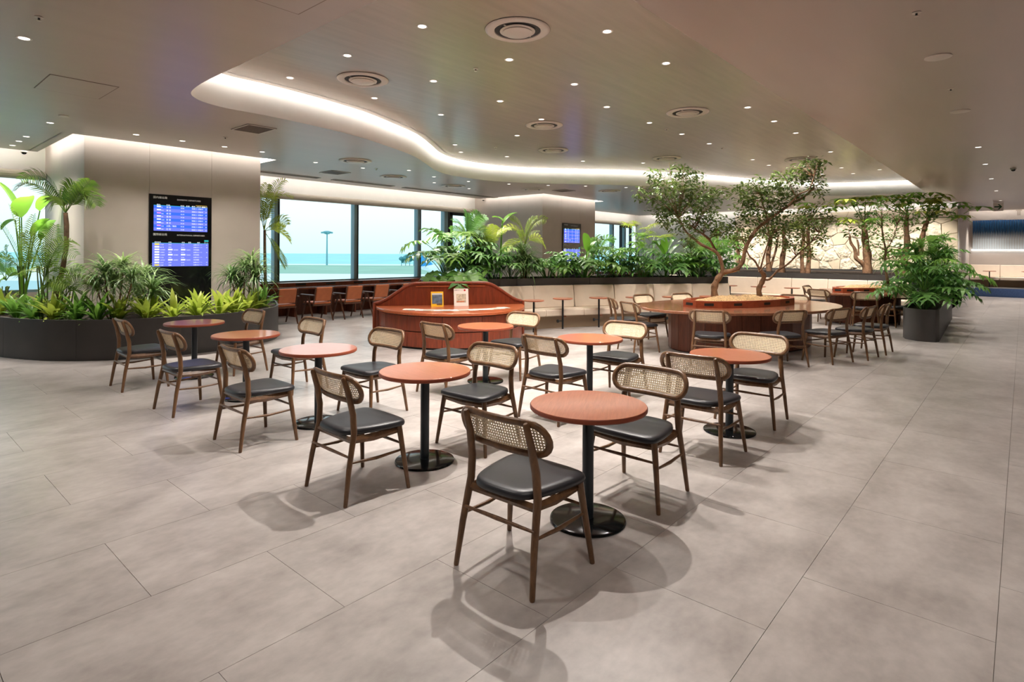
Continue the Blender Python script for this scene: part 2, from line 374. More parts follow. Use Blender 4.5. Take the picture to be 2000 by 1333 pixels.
# cove lights: a strip lying on the hidden upper side of each ceiling edge, with an upstand behind it
def cove(pts, z, name, back=.13, side=1):
    MB().wall(offset(pts, side*.012), .02*side, z+.045, z+.075).build('led_strip', M_LED, ceiling, smooth=0)
    MB().wall(offset(pts, side*back), .015*side, z, z+.26).build(name, M_COVE, ceiling, smooth=0)
cove(offset(tray_curve[1:], -.11), HT, 'tray_upstand', side=-1)
for seg in ([(25.6,1.95),(25.6,14.0)], [(25.5,14.15),(17.93,14.15)], [(17.93,11.36),(14.46,11.36)], [(17.93,14.1),(17.93,11.40)], [(14.46,11.40),(14.46,14.1)], [(14.4,14.15),(5.86,14.15)], [(5.80,14.1),(5.80,11.56)], [(5.80,11.52),(2.40,11.52)], [(2.40,11.56),(2.40,14.1)], [(2.34,14.15),(-7.1,14.15)], [(31.42,-7.1),(31.42,1.7)]):
    cove(seg, HC, 'cove_upstand')

# walls
struct(MB().box(-7.4, -7.2, -7.4, YW+.2, 0, HR).build('wall_left', M_WALL, smooth=0))
struct(MB().box(-7.2, 33, -7.4, -7.2, 0, HR).build('wall_back', M_WALL, smooth=0))
XB = 31.8
wr = struct(MB().box(XB, XB+.2, -7.2, 1.75, 0, HR).build('wall_right', M_WALL, smooth=0))
struct(MB().box(26.3, XB+.2, 1.75, 1.95, 0, HR).build('wall_passage', M_WALL, smooth=0))
struct(MB().box(26.02, 26.3, 1.75, YW, 0, HR).build('wall_end', M_WHITE, smooth=0))
# stage at the far right with a blue riser
st = struct(MB().box(29.8, XB, -7.2, 1.75, 0, .33).build('floor_platform', simple('platform_carpet', srgb(70, 66, 62), .9), smooth=0))
M_CARPET = simple('blue_riser_carpet', srgb(88, 118, 172), .85, noise=.3, scale=20, stretch=(1, 1, 6))
MB().box(29.74, 29.8, -7.2, 1.75, 0, .335).build('riser', M_CARPET, st, smooth=0)

# window wall: sill wall, header, mullions, panes, blind
bays = [(-7.2, col1[0], [-6.78,-4.42,-2.06,.30]), (col1[1], col2[0], [7.38,9.78,12.13,13.33]), (col2[1], 26.02, [19.2,21.56,23.9,25.0])]
ww = struct(MB().box(-7.2, 26.02, YW, YW+.2, 0, .80).build('wall_window', M_WALL, smooth=0))
MB().box(-7.2, 26.02, YW, YW+.2, 3.16, HR).build('header', M_COVE, ww, smooth=0)
for bi, (x0, x1, mul) in enumerate(bays):
    w = group_empty('window_%d' % (bi+1), (x0, YW, .8))
    L = T(-x0, -YW, -.8)
    def part(mb, n, mat, **k): return mb.build(n, mat, w, smooth=0, M=L, **k)
    part(MB().box(x0, x1, YW+.02, YW+.16, .80, .85), 'sill_frame', M_FRAME)
    part(MB().box(x0, x1, YW+.02, YW+.16, 3.08, 3.16), 'head_frame', M_FRAMED)
    for x in mul:
        w2 = .075 if bi != 1 or x != 13.33 else .13
        mo = part(MB().box(x-w2, x+w2*.2, YW-.02, YW+.16, .85, 3.08), 'mullion', M_FRAME)
        part(MB().box(x+w2*.2, x+w2, YW-.01, YW+.16, .85, 3.08), 'mullion_return', M_FRAMED)
    xs = [x0] + [x for x in mul if x0 < x < x1] + [x1]
    for a, b in zip(xs, xs[1:]):
        if b-a > .2: part(MB().box(a+.02, b-.02, YW+.085, YW+.095, .85, 3.08), 'pane', M_GLASS)
    part(MB().tube([(x0+.02, YW-.10, 3.08), (x1-.02, YW-.10, 3.08)], .085, 12), 'roller_blind', M_BLIND)
    part(MB().box(x0+.02, x1-.02, YW-.02, YW-.005, 3.0, 3.16), 'blind_fascia', M_BLIND)
# narrow hinged light at the right end of the middle bay, and ladder frame in the far bay
for bi, xa, xb in ((1, 13.48, 14.40), (2, 24.6, 25.6)):
    wz = bpy.data.objects['window_%d' % (bi+1)]; L = T(-bays[bi][0], -YW, -.8)
    for q in ((xa, xa+.09, .85, 3.0), (xb-.09, xb, .85, 3.0), (xa, xb, 2.9, 3.0), (xa, xb, .85, .98)):
        MB().box(q[0], q[1], YW-.03, YW+.08, q[2], q[3]).build('sash', M_FRAMED, wz, smooth=0, M=L)
# columns clad in plaster panels
def column(x0, x1, yf, seams, name):
    c = group_empty('column', ((x0+x1)/2, yf, 0)); L = T(-(x0+x1)/2, -yf, 0)
    MB().box(x0+.012, x1-.012, yf+.012, YW, 0, HR).build('core', M_JOINT, c, smooth=0, M=L)
    xs = [x0] + seams + [x1]
    for a, b in zip(xs, xs[1:]): MB().box(a+.002, b-.002, yf, yf+.014, 0, HR-.01).build('panel', M_WALL, c, smooth=0, M=L)
    ys = [yf, yf+1.45, YW]
    for sx_ in (x0, x1-.014):
        for a, b in zip(ys, ys[1:]): MB().box(sx_, sx_+.014, a+.002, b-.002, 0, HR-.01).build('panel', M_WALL, c, smooth=0, M=L)
    return c
column(*col1, [3.56, 4.62], 'a'); column(*col2, [15.66, 16.76], 'b')

# stone facing of the end wall: every stone a piece of its own
def clip(poly, p, n):
    out = []
    for i in range(len(poly)):
        a, b = poly[i], poly[(i+1) % len(poly)]; da = (a-p).dot(n); db = (b-p).dot(n)
        if da <= 0: out.append(a)
        if (da < 0 < db) or (db < 0 < da): out.append(a + (b-a)*(da/(da-db)))
    return out
rs = random.Random(11); W0, W1, Z0, Z1 = 1.75, 9.6, .0, 3.32; seeds = []
nx, nz = 17, 7
for i in range(nx):
    for k in range(nz):
        seeds.append(Vector((W0 + (i+.5+.5*(k % 2)-.25 + rs.uniform(-.34, .34))*(W1-W0)/nx, Z0 + (k+.5+rs.uniform(-.34, .34))*(Z1-Z0)/nz)))
wall_end = bpy.data.objects['wall_end']
MB().box(25.98, 26.02, W0, W1, Z0, Z1).build('stone_backing', M_JOINT, wall_end, smooth=0)
for i, s in enumerate(seeds):
    poly = [Vector((W0, Z0)), Vector((W1, Z0)), Vector((W1, Z1)), Vector((W0, Z1))]
    for j, t in enumerate(seeds):
        if i != j and (t-s).length < 2.0:
            poly = clip(poly, (s+t)/2, (t-s).normalized())
            if len(poly) < 3: break
    if len(poly) < 3: continue
    c = sum(poly, Vector((0, 0)))/len(poly); rough = rs.random() < .55; pts = []
    for a, b in zip(poly, poly[1:]+poly[:1]):
        for q in (0, .34, .67): pts.append(a + (b-a)*q)
    l = []
    for sc_, dp in ((1, 0), (1, .085), (.96, .10), (.6, .125 if rough else .103)):
        ring = []
        for q in pts:
            d = (q-c); ln = d.length; v = c + d*max(.1, (ln*sc_-.007)/ln); jt = rs.uniform(-.035, .035) if (rough and sc_ < 1) else 0
            ring.append((25.98-dp-jt, v.x, v.y))
        l.append(ring)
    MB().rings(l).build('stone', M_STONE if rough else M_STONE2, wall_end, smooth=50 if rough else 25)
# ================================================================== FURNITURE
def closed_smooth(pts, k=4):
    n = len(pts); P = [Vector(p) for p in pts]; out = []
    for i in range(n):
        p0, p1, p2, p3 = P[i-1], P[i], P[(i+1) % n], P[(i+2) % n]
        for j in range(k):
            t = j/k; q = .5*((2*p1) + (p2-p0)*t + (2*p0-5*p1+4*p2-p3)*t*t + (3*p1-p0-3*p2+p3)*t**3); out.append((q.x, q.y))
    return out
def make_chair():
    t = thing('cane_chair', '', 'chair')
    half = [(-.215,.0),(-.21,.09),(-.185,.155),(-.10,.205),(.04,.238),(.17,.252),(.232,.235),(.255,.17),(.262,.0)]
    outl = closed_smooth(half + [(x, -y) for x, y in half[-2:0:-1]], 3)
    c0 = Vector((.03, 0)); lv = []
    for s, z in ((.93,.418),(.985,.424),(1.0,.436),(.985,.452),(.93,.461),(.8,.464),(.5,.459)):
        lv.append([(c0.x+(x-c0.x)*s, y*s, z) for x, y in outl])
    MB().rings(lv).build('seat', M_SEAT, t, smooth=60)
    for s in (-1, 1):
        MB().tube([(-.232,s*.247,0),(-.232,s*.2465,.006),(-.20,s*.232,.22),(-.155,s*.217,.44),(-.157,s*.208,.56),(-.184,s*.199,.69),(-.218,s*.194,.795),(-.222,s*.193,.806)], [.012,.0135,.0175,.0205,.021,.0195,.0165,.010], 10).build('leg', M_CHAIR, t, smooth=50)
        MB().tube([(.232,s*.280,0),(.232,s*.2795,.006),(.21,s*.253,.22),(.19,s*.226,.425)], [.012,.0135,.0175,.0205], 10).build('leg', M_CHAIR, t, smooth=50)
    a = MB()
    for s in (-1, 1): a.tube([(-.165,s*.205,.395),(.0,s*.218,.390),(.19,s*.218,.395)], [.022,.027,.022], 4, flat=.55)
    a.tube([(.195,-.22,.395),(.215,0,.392),(.195,.22,.395)], [.022,.027,.022], 4, flat=.55); a.tube([(-.165,-.21,.395),(-.165,.21,.395)], .022, 4, flat=.55)
    a.build('seat_rail', M_CHAIR, t, smooth=50)
    for s in (-1, 1): MB().tube([(-.192,s*.229,.262),(0,s*.237,.252),(.202,s*.246,.262)], [.0075,.0115,.0075], 8).build('stretcher', M_CHAIR, t, smooth=50)
    for xx, yy, zz in ((-.197,.231,.300),(.206,.251,.300)): MB().tube([(xx,-yy,zz),(xx,0,zz),(xx,yy,zz)], [.0075,.0115,.0075], 8).build('stretcher', M_CHAIR, t, smooth=50)
    # back: bent pill frame with cane webbing
    def S(y, w): return Vector((-.186 - .36*w + .55*y*y, y, .720 + w*.95))
    A, Rr = .190, .086; path = []; nrm = []
    pr = [(A*(1-2*i/10), Rr) for i in range(11)] + [(-A-Rr*math.sin(PI*i/10), Rr*math.cos(PI*i/10)) for i in range(1, 10)] + [(-A+2*A*i/10, -Rr) for i in range(11)] + [(A+Rr*math.sin(PI*i/10), -Rr*math.cos(PI*i/10)) for i in range(1, 10)]
    for y, w in pr: path.append(S(y, w)); nrm.append(Vector((1, -1.1*y, .36)))
    MB().loop_tube(path, .0185, .0145, nrm, 8).build('back_frame', M_CHAIR, t, smooth=60)
    g = MB(); Wm = Rr-.006
    def ww_(y): d = abs(y)-A; return Wm if d <= 0 else (math.sqrt(max(0, Wm*Wm-d*d)))
    def yy_(w): return A + math.sqrt(max(0, Wm*Wm-w*w))
    def strand(p, q, hw, off, k):
        pts = [(p[0]+(q[0]-p[0])*i/k, p[1]+(q[1]-p[1])*i/k) for i in range(k+1)]
        d = Vector((q[0]-p[0], q[1]-p[1])).normalized(); nn = Vector((-d.y, d.x))*hw; vs = []
        for y, w in pts: vs += [S(y+nn.x, w+nn.y)+Vector((off,0,0)), S(y-nn.x, w-nn.y)+Vector((off,0,0))]
        g.add(vs, [(2*i, 2*i+1, 2*i+3, 2*i+2) for i in range(k)])
    pit = .0158
    n_ = int(2*Wm/pit)
    for i in range(-n_//2, n_//2+1):
        w = i*pit
        if abs(w) < Wm: strand((-yy_(w), w), (yy_(w), w), .0032, .0012, 12)
    ym = A+Wm
    for i in range(-int(ym/pit), int(ym/pit)+1):
        y = i*pit; h = ww_(y)
        if h > .004: strand((y, -h), (y, h), .0032, 0, 1)
    for sg in (1, -1):
        for i in range(-int((ym+Wm)/pit), int((ym+Wm)/pit)+1):
            c = (i+.5)*pit; lo = None; hi = None     # line y = c + sg*w, clipped to the pill
            for j in range(-40, 41):
                w = Wm*j/40; y = c+sg*w
                if abs(y) <= yy_(w) - .001:
                    if lo is None: lo = w
                    hi = w
            if lo is not None and hi-lo > .008: strand((c+sg*lo, lo), (c+sg*hi, hi), .0018, .0018+.0006*sg, 4)
    g.build('cane_webbing', M_CANE, t, smooth=0, fix=False)
    return t
chair0 = make_chair(); _first = [True]
def place_chair(x, y, rz, label, group):
    c = chair0 if _first[0] else copy_tree(chair0); _first[0] = False
    c.location = (x, y, 0); c.rotation_euler = (0, 0, rz); return tag(c, label, 'chair', group)

def make_cafe_table():
    t = thing('round_table', '', 'table')
    MB().lathe([(.33,.668),(.344,.670),(.35,.676),(.35,.693),(.346,.6985)], n=64).build('tabletop_edge', M_TOPE, t, smooth=40)
    MB().lathe([(.3455,.690),(.3455,.699),(.344,.70)], n=64).build('tabletop', M_TOP, t, smooth=30)
    MB().lathe([(.034,.018),(.034,.66)], n=20).build('column', M_STEM, t)
    MB().lathe([(.11,.655),(.11,.668)], n=20).build('mounting_plate', M_BLACK, t)
    MB().lathe([(.225,0),(.228,.006),(.224,.015),(.212,.019),(.05,.021)], n=48).build('base', M_GBLACK, t, smooth=40)
    return t
rowA = [(2.945,1.965),(2.945,3.465),(2.93,4.98),(2.915,6.45),(2.96,8.02)]; rowB = [(5.285,2.0),(5.285,3.51),(5.28,5.06)]
phA = ['the nearest round table', 'the second round table of the long left row', 'the third round table of the long left row', 'the fourth round table of the long left row', 'the fifth round table, by the curved dark planter']
phB = ['the rightmost round table', 'the middle round table of the right row', 'the round table before the red-brown counter']
labT = ['nearest round terracotta wood table, on a black column and disc base', 'round terracotta table second from the front in the long left row', 'round table third from the front, its top paled by window glare', 'round terracotta table fourth from the front in the long left row', 'smallest-looking round table beside the curved dark planter at left',
        'rightmost round terracotta table, on black column and oval-looking base', 'round table in the middle of the short right row', 'round table standing just before the curved red-brown counter']
tab0 = make_cafe_table()
for i, (x, y) in enumerate(rowA+rowB):
    t = tab0 if i == 0 else copy_tree(tab0); t.location = (x, y, 0); t.rotation_euler = (0, 0, .5+.9*i); tag(t, labT[i], 'table', 'round cafe tables')
cyA = [1.945, 3.435, 4.94, 6.41, 7.93]; cyB = [1.965, 3.47, 5.02]
for ph, (tx, ty), cy in zip(phA+phB, rowA+rowB, cyA+cyB):
    bx = 2.31 if tx < 4 else 4.585; fx = 3.53 if tx < 4 else 5.82
    jit = .03*math.sin(cy*7)
    place_chair(bx, cy, jit, 'cane-back chair seen from behind at %s' % ph, 'chairs at the round tables')
    place_chair(fx, cy+.01, PI-jit*.7, 'cane-back chair facing us across %s' % ph, 'chairs at the round tables')

def cum(pts):
    L = [0]
    for a, b in zip(pts, pts[1:]): L.append(L[-1]+math.dist(a, b))
    return L
def sub(pts, s0, s1, n=4):
    L = cum(pts); out = []
    for i in range(n+1):
        s = s0+(s1-s0)*i/n; j = max(0, min(len(L)-2, next((q for q in range(len(L)-1) if L[q+1] >= s), len(L)-2))); u = (s-L[j])/(L[j+1]-L[j])
        out.append((pts[j][0]+(pts[j+1][0]-pts[j][0])*u, pts[j][1]+(pts[j+1][1]-pts[j][1])*u))
    return out
# ---- communal tables with planter in the middle
def ell(a, b, n, ph=0): return [(a*math.cos(2*PI*i/n+ph), b*math.sin(2*PI*i/n+ph)) for i in range(n)]
def communal(loc, rz, a, b, label, ra, rb, outlets=True):
    t = thing('communal_table', label, 'table', (*loc, 0), rz)
    top = []
    for s, z in ((-.02,.672),(0,.68),(0,.712),(-.006,.72)): top.append([(x, y, z) for x, y in ell(a+s, b+s, 72)])
    MB().rings(top).build('tabletop', M_COMM, t, smooth=30)
    n = 26; P = ell(a*.74, b*.66, n)
    MB().prism(ell(a*.74-.03, b*.66-.03, n), .0, .67).build('base_core', M_HOLE, t, smooth=0)
    for i in range(n):
        p, q = Vector(P[i]), Vector(P[(i+1) % n]); d = (q-p).normalized(); p2, q2 = p+d*.004, q-d*.004
        MB().wall([tuple(p2), tuple(q2)], .02, .02, .672).build('base_panel', M_COMMB, t, smooth=0)
    m_ = 12; O = ell(ra, rb, m_, PI/m_); I = offset(O, .075, True)
    for i in range(m_):
        j = (i+1) % m_
        seg = MB().prism([O[i], O[j], I[j], I[i]], .72, .835).build('ring_segment', M_RING, t, smooth=0)
        if outlets and i % 1 == 0:
            p, q = Vector(O[i]), Vector(O[j]); c = (p+q)/2; d = (q-p).normalized(); nn = Vector((d.y, -d.x)); w = .075
            a1, b1 = c-d*w, c+d*w
            MB().wall([tuple(a1+nn*.004), tuple(b1+nn*.004)], .006, .757, .80).build('power_outlet', M_HOLE, seg, smooth=0)
    rs_ = random.Random(5); lv = []
    Q = sub(list(I)+[I[0]], 0, cum(list(I)+[I[0]])[-1], 48)[:-1]
    for s, z in ((1,.722),(1,.785),(.94,.795),(.85,.812),(.75,.828),(.62,.85),(.48,.865),(.34,.87),(.2,.868),(.08,.87)): lv.append([(x*s+rs_.uniform(-.012,.012)*(s < 1), y*s+rs_.uniform(-.01,.01)*(s < 1), z+rs_.uniform(-.014,.016)*(z > .75)) for x, y in Q])
    MB().rings(lv).build('mulch', M_MULCH, t, smooth=60)
    return t
CT = (10.45, 3.76)
communal(CT, -.36, 2.0, 1.36, 'large oval wooden communal table with two trees growing through it', 1.28, .56)
communal((16.45, 2.95), -.36, 1.5, .98, 'smaller oval communal table standing behind the dark planter at right', 1.05, .45)
def face(bx, by, cx, cy, dist=.25):
    d = Vector((cx-bx, cy-by)).normalized(); return bx+d.x*dist, by+d.y*dist, math.atan2(d.y, d.x)
for bx, by, cx, cy, lab in [
    (9.05,5.62,10.6,3.9,'cane chair in profile at the far left end of the oval communal table'),
    (8.45,4.93,10.4,3.9,'cane chair seen from behind at the left end of the oval communal table'),
    (10.33,5.70,9.9,3.9,'cane chair facing us at the far left of the oval communal table'),
    (11.25,5.32,10.7,3.8,'cane chair half hidden behind the straw mulch of the oval communal table'),
    (12.55,3.45,10.8,3.4,'cane chair at the far right of the oval communal table, only its top showing'),
    (8.0,3.33,10.4,3.95,'cane chair seen squarely from behind at the near side of the oval communal table'),
    (8.85,2.42,9.9,4.0,'cane chair at the near right of the oval communal table, second of four'),
    (9.70,1.98,10.4,3.9,'cane chair pushed in at the near right of the communal table, third of four'),
    (10.46,1.72,10.7,3.8,'cane chair at the right end of the communal table, its back seen edge-on'),
    (11.22,1.62,11.3,3.8,'rightmost cane chair of the oval communal table, behind its neighbour'),
    (14.82,3.62,16.4,3.0,'cane chair at the left end of the smaller communal table'),
    (16.45,4.3,16.4,3.0,'cane chair facing us on the far side of the smaller communal table'),
    (14.5,2.55,16.3,2.95,'cane chair seen from behind at the smaller communal table'),
    (15.5,1.95,16.3,2.95,'cane chair half hidden between the smaller communal table and the dark planter')]:
    x, y, rz = face(bx, by, cx, cy); place_chair(x, y, rz, lab, 'chairs at the communal tables')

# ---- curved service counter with brochures
KX, KY = 7.60, 8.20; KR = math.atan2(-.58, .815)
k = thing('brochure_counter', 'curved red-brown wooden brochure counter with a scrolled back panel', 'counter', (KX, KY, 0), KR)
HWD, DEP, KT = 1.37, 1.62, .62
def front(a, b, n=40): return [(-a*math.cos(PI*i/n), -b*math.sin(PI*i/n)) for i in range(n+1)]
tp = front(HWD+.02, DEP, 48); lv = []
for s, z in ((.985,KT-.055),(1,KT-.045),(1,KT-.01),(.996,KT)): lv.append([(x*s, y*s, z) for x, y in tp])
MB().rings(lv).build('counter_top', M_REDTOP, k, smooth=30)
MB().prism(front(HWD-.06, DEP-.13), .0, KT-.06).build('core', M_HOLE, k, smooth=0)
segs = [0,.13,.27,.42,.58,.73,.87,1.0]
for row, (z0, z1) in enumerate(((.035,.285),(.300,KT-.075))):
    for a, b in zip(segs, segs[1:]):
        pts = [(-(HWD-.03)*math.cos(PI*(a+(b-a)*i/8)), -(DEP-.09)*math.sin(PI*(a+(b-a)*i/8))) for i in range(9)]
        d0 = (Vector(pts[1])-Vector(pts[0])).normalized()*.004; pts[0] = (pts[0][0]+d0.x, pts[0][1]+d0.y); d1 = (Vector(pts[-1])-Vector(pts[-2])).normalized()*.004; pts[-1] = (pts[-1][0]-d1.x, pts[-1][1]-d1.y)
        MB().wall(pts, .025, z0, z1).build('front_panel', M_RED, k, smooth=30)
def scroll(x):
    ax = abs(x)
    if ax < .62: return 1.03
    q = min(1, (ax-.62)/(1.40-.62)); s = q*q*(3-2*q); return 1.03 - .36*s + .012*math.sin(PI*q)
xs = [-1.42+2.84*i/60 for i in range(61)]
poly = [(x, scroll(x)) for x in xs]
vs = []; fs = []; n = len(poly)
for x, z in poly: vs += [(x,.01,0),(x,.01,z),(x,.07,z),(x,.07,0)]
for i in range(n-1):
    for j in range(4): fs.append((i*4+j, i*4+4+j, i*4+4+(j+1) % 4, i*4+(j+1) % 4))
fs += [(0,1,2,3), (n*4-1, n*4-2, n*4-3, n*4-4)]
MB().add(vs, fs).build('back_panel', M_RED, k, smooth=30)
MB().tube([(-1.42,.02,0)]+[(x,.02,z+.005) for x, z in poly]+[(1.42,.02,0)], .032, 10, upv=(0,1,0)).build('back_moulding', M_RED, k, smooth=60)
MB().box(-.66,.66,-.004,.012,.965,.985).build('light_rail', M_REDTOP, k, smooth=0)
rk = random.Random(8); KM = T(KX, KY, 0, KR)
pm = [simple('brochure_%d' % i, c, .5) for i, c in enumerate((srgb(206,200,188), srgb(176,186,176), srgb(214,208,200), srgb(170,158,142)))]
labs_b = ['leftmost', 'second', 'third', 'fourth', 'fifth', 'sixth', 'seventh', 'eighth', 'ninth', 'tenth', 'eleventh', 'twelfth', 'thirteenth', 'rightmost']
for i in range(14):
    a = PI*(.18+.64*i/13); x, y = -1.0*math.cos(a), -.45-.62*math.sin(a)
    b = MB().box(-.09,.09,-.115,.115,0,.002); b.box(-.07,.07,.02,.09,.002,.0024)
    o = b.build('brochure', pm[i % 4], None, smooth=0); o.matrix_basis = KM @ T(x, y, KT+.0006+.0026*(i % 2), .25*math.cos(a)*-1 + rk.uniform(-.05,.05))
    tag(o, '%s white folded brochure of the fan laid on the red-brown counter' % labs_b[i], 'brochure', 'brochures fanned on the counter')
# two upright prints
def upright(x, y, w, h, name, label, cat, border, face_fn):
    e = thing(name, label, cat); e.matrix_basis = KM @ T(x, y, KT+.001, .04, 1, rx=-.16)
    MB().box(-w/2, w/2, 0, .012, .0, h).build('board', border, e, smooth=0)
    MB().box(-w/4, w/4, .012, .09, 0, .012).build('stand', M_BLACK, e, smooth=0)
    face_fn(e, w, h); return e
def quad(parent, name, mat, x0, x1, z0, z1, y=-.0012): return MB().box(x0, x1, y, 0, z0, z1).build(name, mat, parent, smooth=0)
def face_mag(e, w, h):
    ph = simple('harbour_photo', srgb(96,112,128), .4, noise=.5, scale=16)
    quad(e, 'cover_photo', ph, -w/2+.02, w/2-.02, .05, h-.06); quad(e, 'cover_land', simple('photo_land', srgb(120,92,52), .5, noise=.4, scale=40), -.01, w/2-.02, .022, .055)
    quad(e, 'cover_sky', simple('photo_sky', srgb(205,208,210), .5), -w/2+.02, w/2-.02, h-.06, h-.03)
def face_fly(e, w, h):
    pi_ = simple('interior_picture', srgb(196,186,160), .5, noise=.45, scale=22)
    quad(e, 'picture', pi_, -w/2+.045, w/2-.05, .065, h-.10); quad(e, 'picture_floor', simple('pic_floor', srgb(206,120,76), .5), -w/2+.05, w/2-.08, .072, .092, -.0022)
    MB().lathe([(.019,0),(.019,.0015)], n=20).build('red_seal', simple('seal_red', srgb(206,60,48), .5), e, M=T(w/4, -.0002, h-.03) @ Matrix.Rotation(PI/2, 4, 'X'))
    text(e, '那覇空港ラウンジ', -w/2+.012, h-.036, .021, M_HOLE, .001)
TEXTS = []
def text(parent, s, x, z, size, mat, off=.001, align='LEFT', name='lettering'):
    cu = bpy.data.curves.new(name, 'FONT'); cu.body = s; cu.size = size; cu.align_x = align; cu.resolution_u = 2
    o = bpy.data.objects.new(name, cu); COL.objects.link(o); TEXTS.append((o, parent, Matrix.Translation((x, -off, z)) @ Matrix.Rotation(PI/2, 4, 'X'), mat))
upright(-.29, -.30, .23, .275, 'magazine', 'yellow bordered magazine standing on the red-brown counter', 'magazine', simple('magazine_yellow', srgb(250,196,40), .45), face_mag)
upright(.16, -.28, .275, .325, 'flyer', 'white flyer with a red seal standing on the red-brown counter', 'flyer', M_PAPER, face_fly)

# ---- window counter with power outlets, and lounge armchairs
def wcounter(x0, x1, label):
    t = thing('window_counter', label, 'counter', ((x0+x1)/2, 13.45, 0)); L = T(-(x0+x1)/2, -13.45, 0)
    MB().box(x0, x1, 13.45, 14.12, .690, .73).build('worktop', simple('counter_laminate', srgb(120,66,44), .16), t, smooth=0, M=L)
    MB().box(x0, x1, 14.12, 14.58, .60, .82).build('riser', M_RED, t, smooth=0, M=L)
    MB().box(x0, x1, 14.05, 14.12, .0, .69).build('modesty_panel', M_COMMB, t, smooth=0, M=L)
    nb = int((x1-x0)/.87)
    for i in range(nb+1):
        x = x0+.3+i*.87
        if x > x1-.1: break
        MB().box(x-.14, x+.14, 14.112, 14.122, .755, .80).build('power_outlet', M_HOLE, t, smooth=0, M=L)
        MB().box(x+.42, x+.45, 13.60, 14.05, .0, .69).build('support', M_COMMB, t, smooth=0, M=L)
    return t
wcounter(5.75, 14.28, 'long red-brown counter under the window, with black power outlets'); wcounter(18.0, 25.9, 'distant red-brown counter under the far right window')
def make_arm():
    t = thing('armchair', '', 'armchair')
    for s in (-1, 1):
        MB().tube([(-.27,s*.255,0),(-.03,s*.255,.60)], [.024,.034], 4, flat=.8).build('leg', M_ARM, t, smooth=0)
        MB().tube([(.27,s*.255,0),(.02,s*.255,.60)], [.024,.034], 4, flat=.8).build('leg', M_ARM, t, smooth=0)
        MB().box(-.29,.27,s*.258-.03,s*.258+.03,.60,.63).build('armrest', M_ARM, t, smooth=0, bevel=.006)
        MB().tube([(-.20,s*.222,.37),(-.31,s*.222,.80)], .018, 4).build('back_upright', M_ARM, t, smooth=0)
    MB().box(-.24,.25,-.235,.235,.365,.40).build('seat_frame', M_ARM, t, smooth=0)
    MB().box(-.235,.26,-.215,.215,.40,.452).build('seat', M_TAN, t, smooth=30, bevel=.018)
    MB().box(-.025,.022,-.202,.202,-.16,.17).build('backrest', M_TAN, t, smooth=30, bevel=.015, M=T(-.268,0,.635,ry=-.25))
    return t
arm0 = make_arm()
for i, (x, dy, w) in enumerate([(6.44,0,'first from the left'),(7.35,.03,'second from the left'),(8.15,-.02,'third from the left'),(8.98,.03,'fourth from the left'),(9.83,0,'fifth, behind the curved counter')]):
    a = arm0 if i == 0 else copy_tree(arm0); a.location = (x, 12.52+dy, 0); a.rotation_euler = (0, 0, PI/2+.03*math.sin(i*3)); tag(a, 'tan leather armchair with dark frame at the window counter, %s' % w, 'armchair', 'armchairs at the window counter')

# ---- curved banquette with planter behind
def banquette(pts, label, zf=0.0, loc=None, side=1):
    # pts = line of the back; seat lies to the right of travel when side = 1
    c = pts[len(pts)//2]; t = thing('banquette', label, 'bench', (c[0], c[1], zf)); Lm = T(-c[0], -c[1], -zf); s = -side
    Ln = cum(pts)[-1]; n = max(2, round(Ln/.95))
    MB().wall(offset(pts, s*.46), -s*.42, zf, zf+.27).build('plinth', M_BBASE, t, smooth=30, M=Lm)
    for i in range(n):
        seg = sub(pts, Ln*i/n+.004, Ln*(i+1)/n-.004)
        MB().wall(offset(seg, s*.61), -s*.60, zf+.27, zf+.41).build('seat_cushion', M_BENCH, t, smooth=40, M=Lm, bevel=.022)
        lo, hi = offset(seg, s*.14), offset(seg, s*.06); lo2, hi2 = offset(seg, s*.012), offset(seg, s*.012); vs = []; fs = []
        for a, b, b2, a2 in zip(lo, hi, hi2, lo2): vs += [(*a, zf+.41), (*b, zf+.90), (*b2, zf+.90), (*a2, zf+.41)]
        for q in range(len(seg)-1):
            for j in range(4): fs.append((q*4+j, q*4+4+j, q*4+4+(j+1) % 4, q*4+(j+1) % 4))
        e_ = (len(seg)-1)*4; fs += [(0,1,2,3), (e_+3,e_+2,e_+1,e_)]
        MB().add(vs, fs).build('back_cushion', M_BENCH, t, smooth=40, M=Lm, bevel=.018)
    return t
def trough(pts, depth, label, z1=1.06, end=True, side=1):
    c = pts[len(pts)//2]; t = thing('planter_trough', label, 'planter', (c[0], c[1], 0)); Lm = T(-c[0], -c[1], 0)
    back = offset(pts, side*depth); loop = list(pts)+back[::-1]
    if side < 0: loop = loop[::-1]
    Ln = cum(pts)[-1]; n = max(2, round(Ln/1.9))
    for i in range(n): MB().wall(sub(pts, Ln*i/n+.002, Ln*(i+1)/n-.002), side*.03, 0, z1).build('panel', M_DARK, t, smooth=30, M=Lm)
    MB().wall(back, -side*.03, 0, z1).build('panel', M_DARK, t, smooth=30, M=Lm)
    for a, b in ((pts[0], back[0]), (pts[-1], back[-1])): MB().wall([a, b], .03, 0, z1).build('panel', M_DARK, t, smooth=0, M=Lm)
    inn = [tuple(p) for p in offset(pts, side*.03)] + [tuple(p) for p in offset(pts, side*(depth-.03))[::-1]]
    MB().prism(inn, .0, z1-.07).build('soil', M_SOIL, t, smooth=0, M=Lm)
    return t
BL = smooth_line([(7.9,8.95),(9.0,8.50),(10.69,7.84),(12.39,6.83),(13.6,6.02),(14.35,5.48)], 3)
banquette(BL[3:], 'long cream banquette curving along the planted trough behind the small tables')
trough(BL, .95, 'dark metal trough full of tropical plants behind the cream banquette')
SL = [(19.0,9.3),(19.0,7.5),(19.0,5.5),(19.0,3.5),(19.0,1.62)]
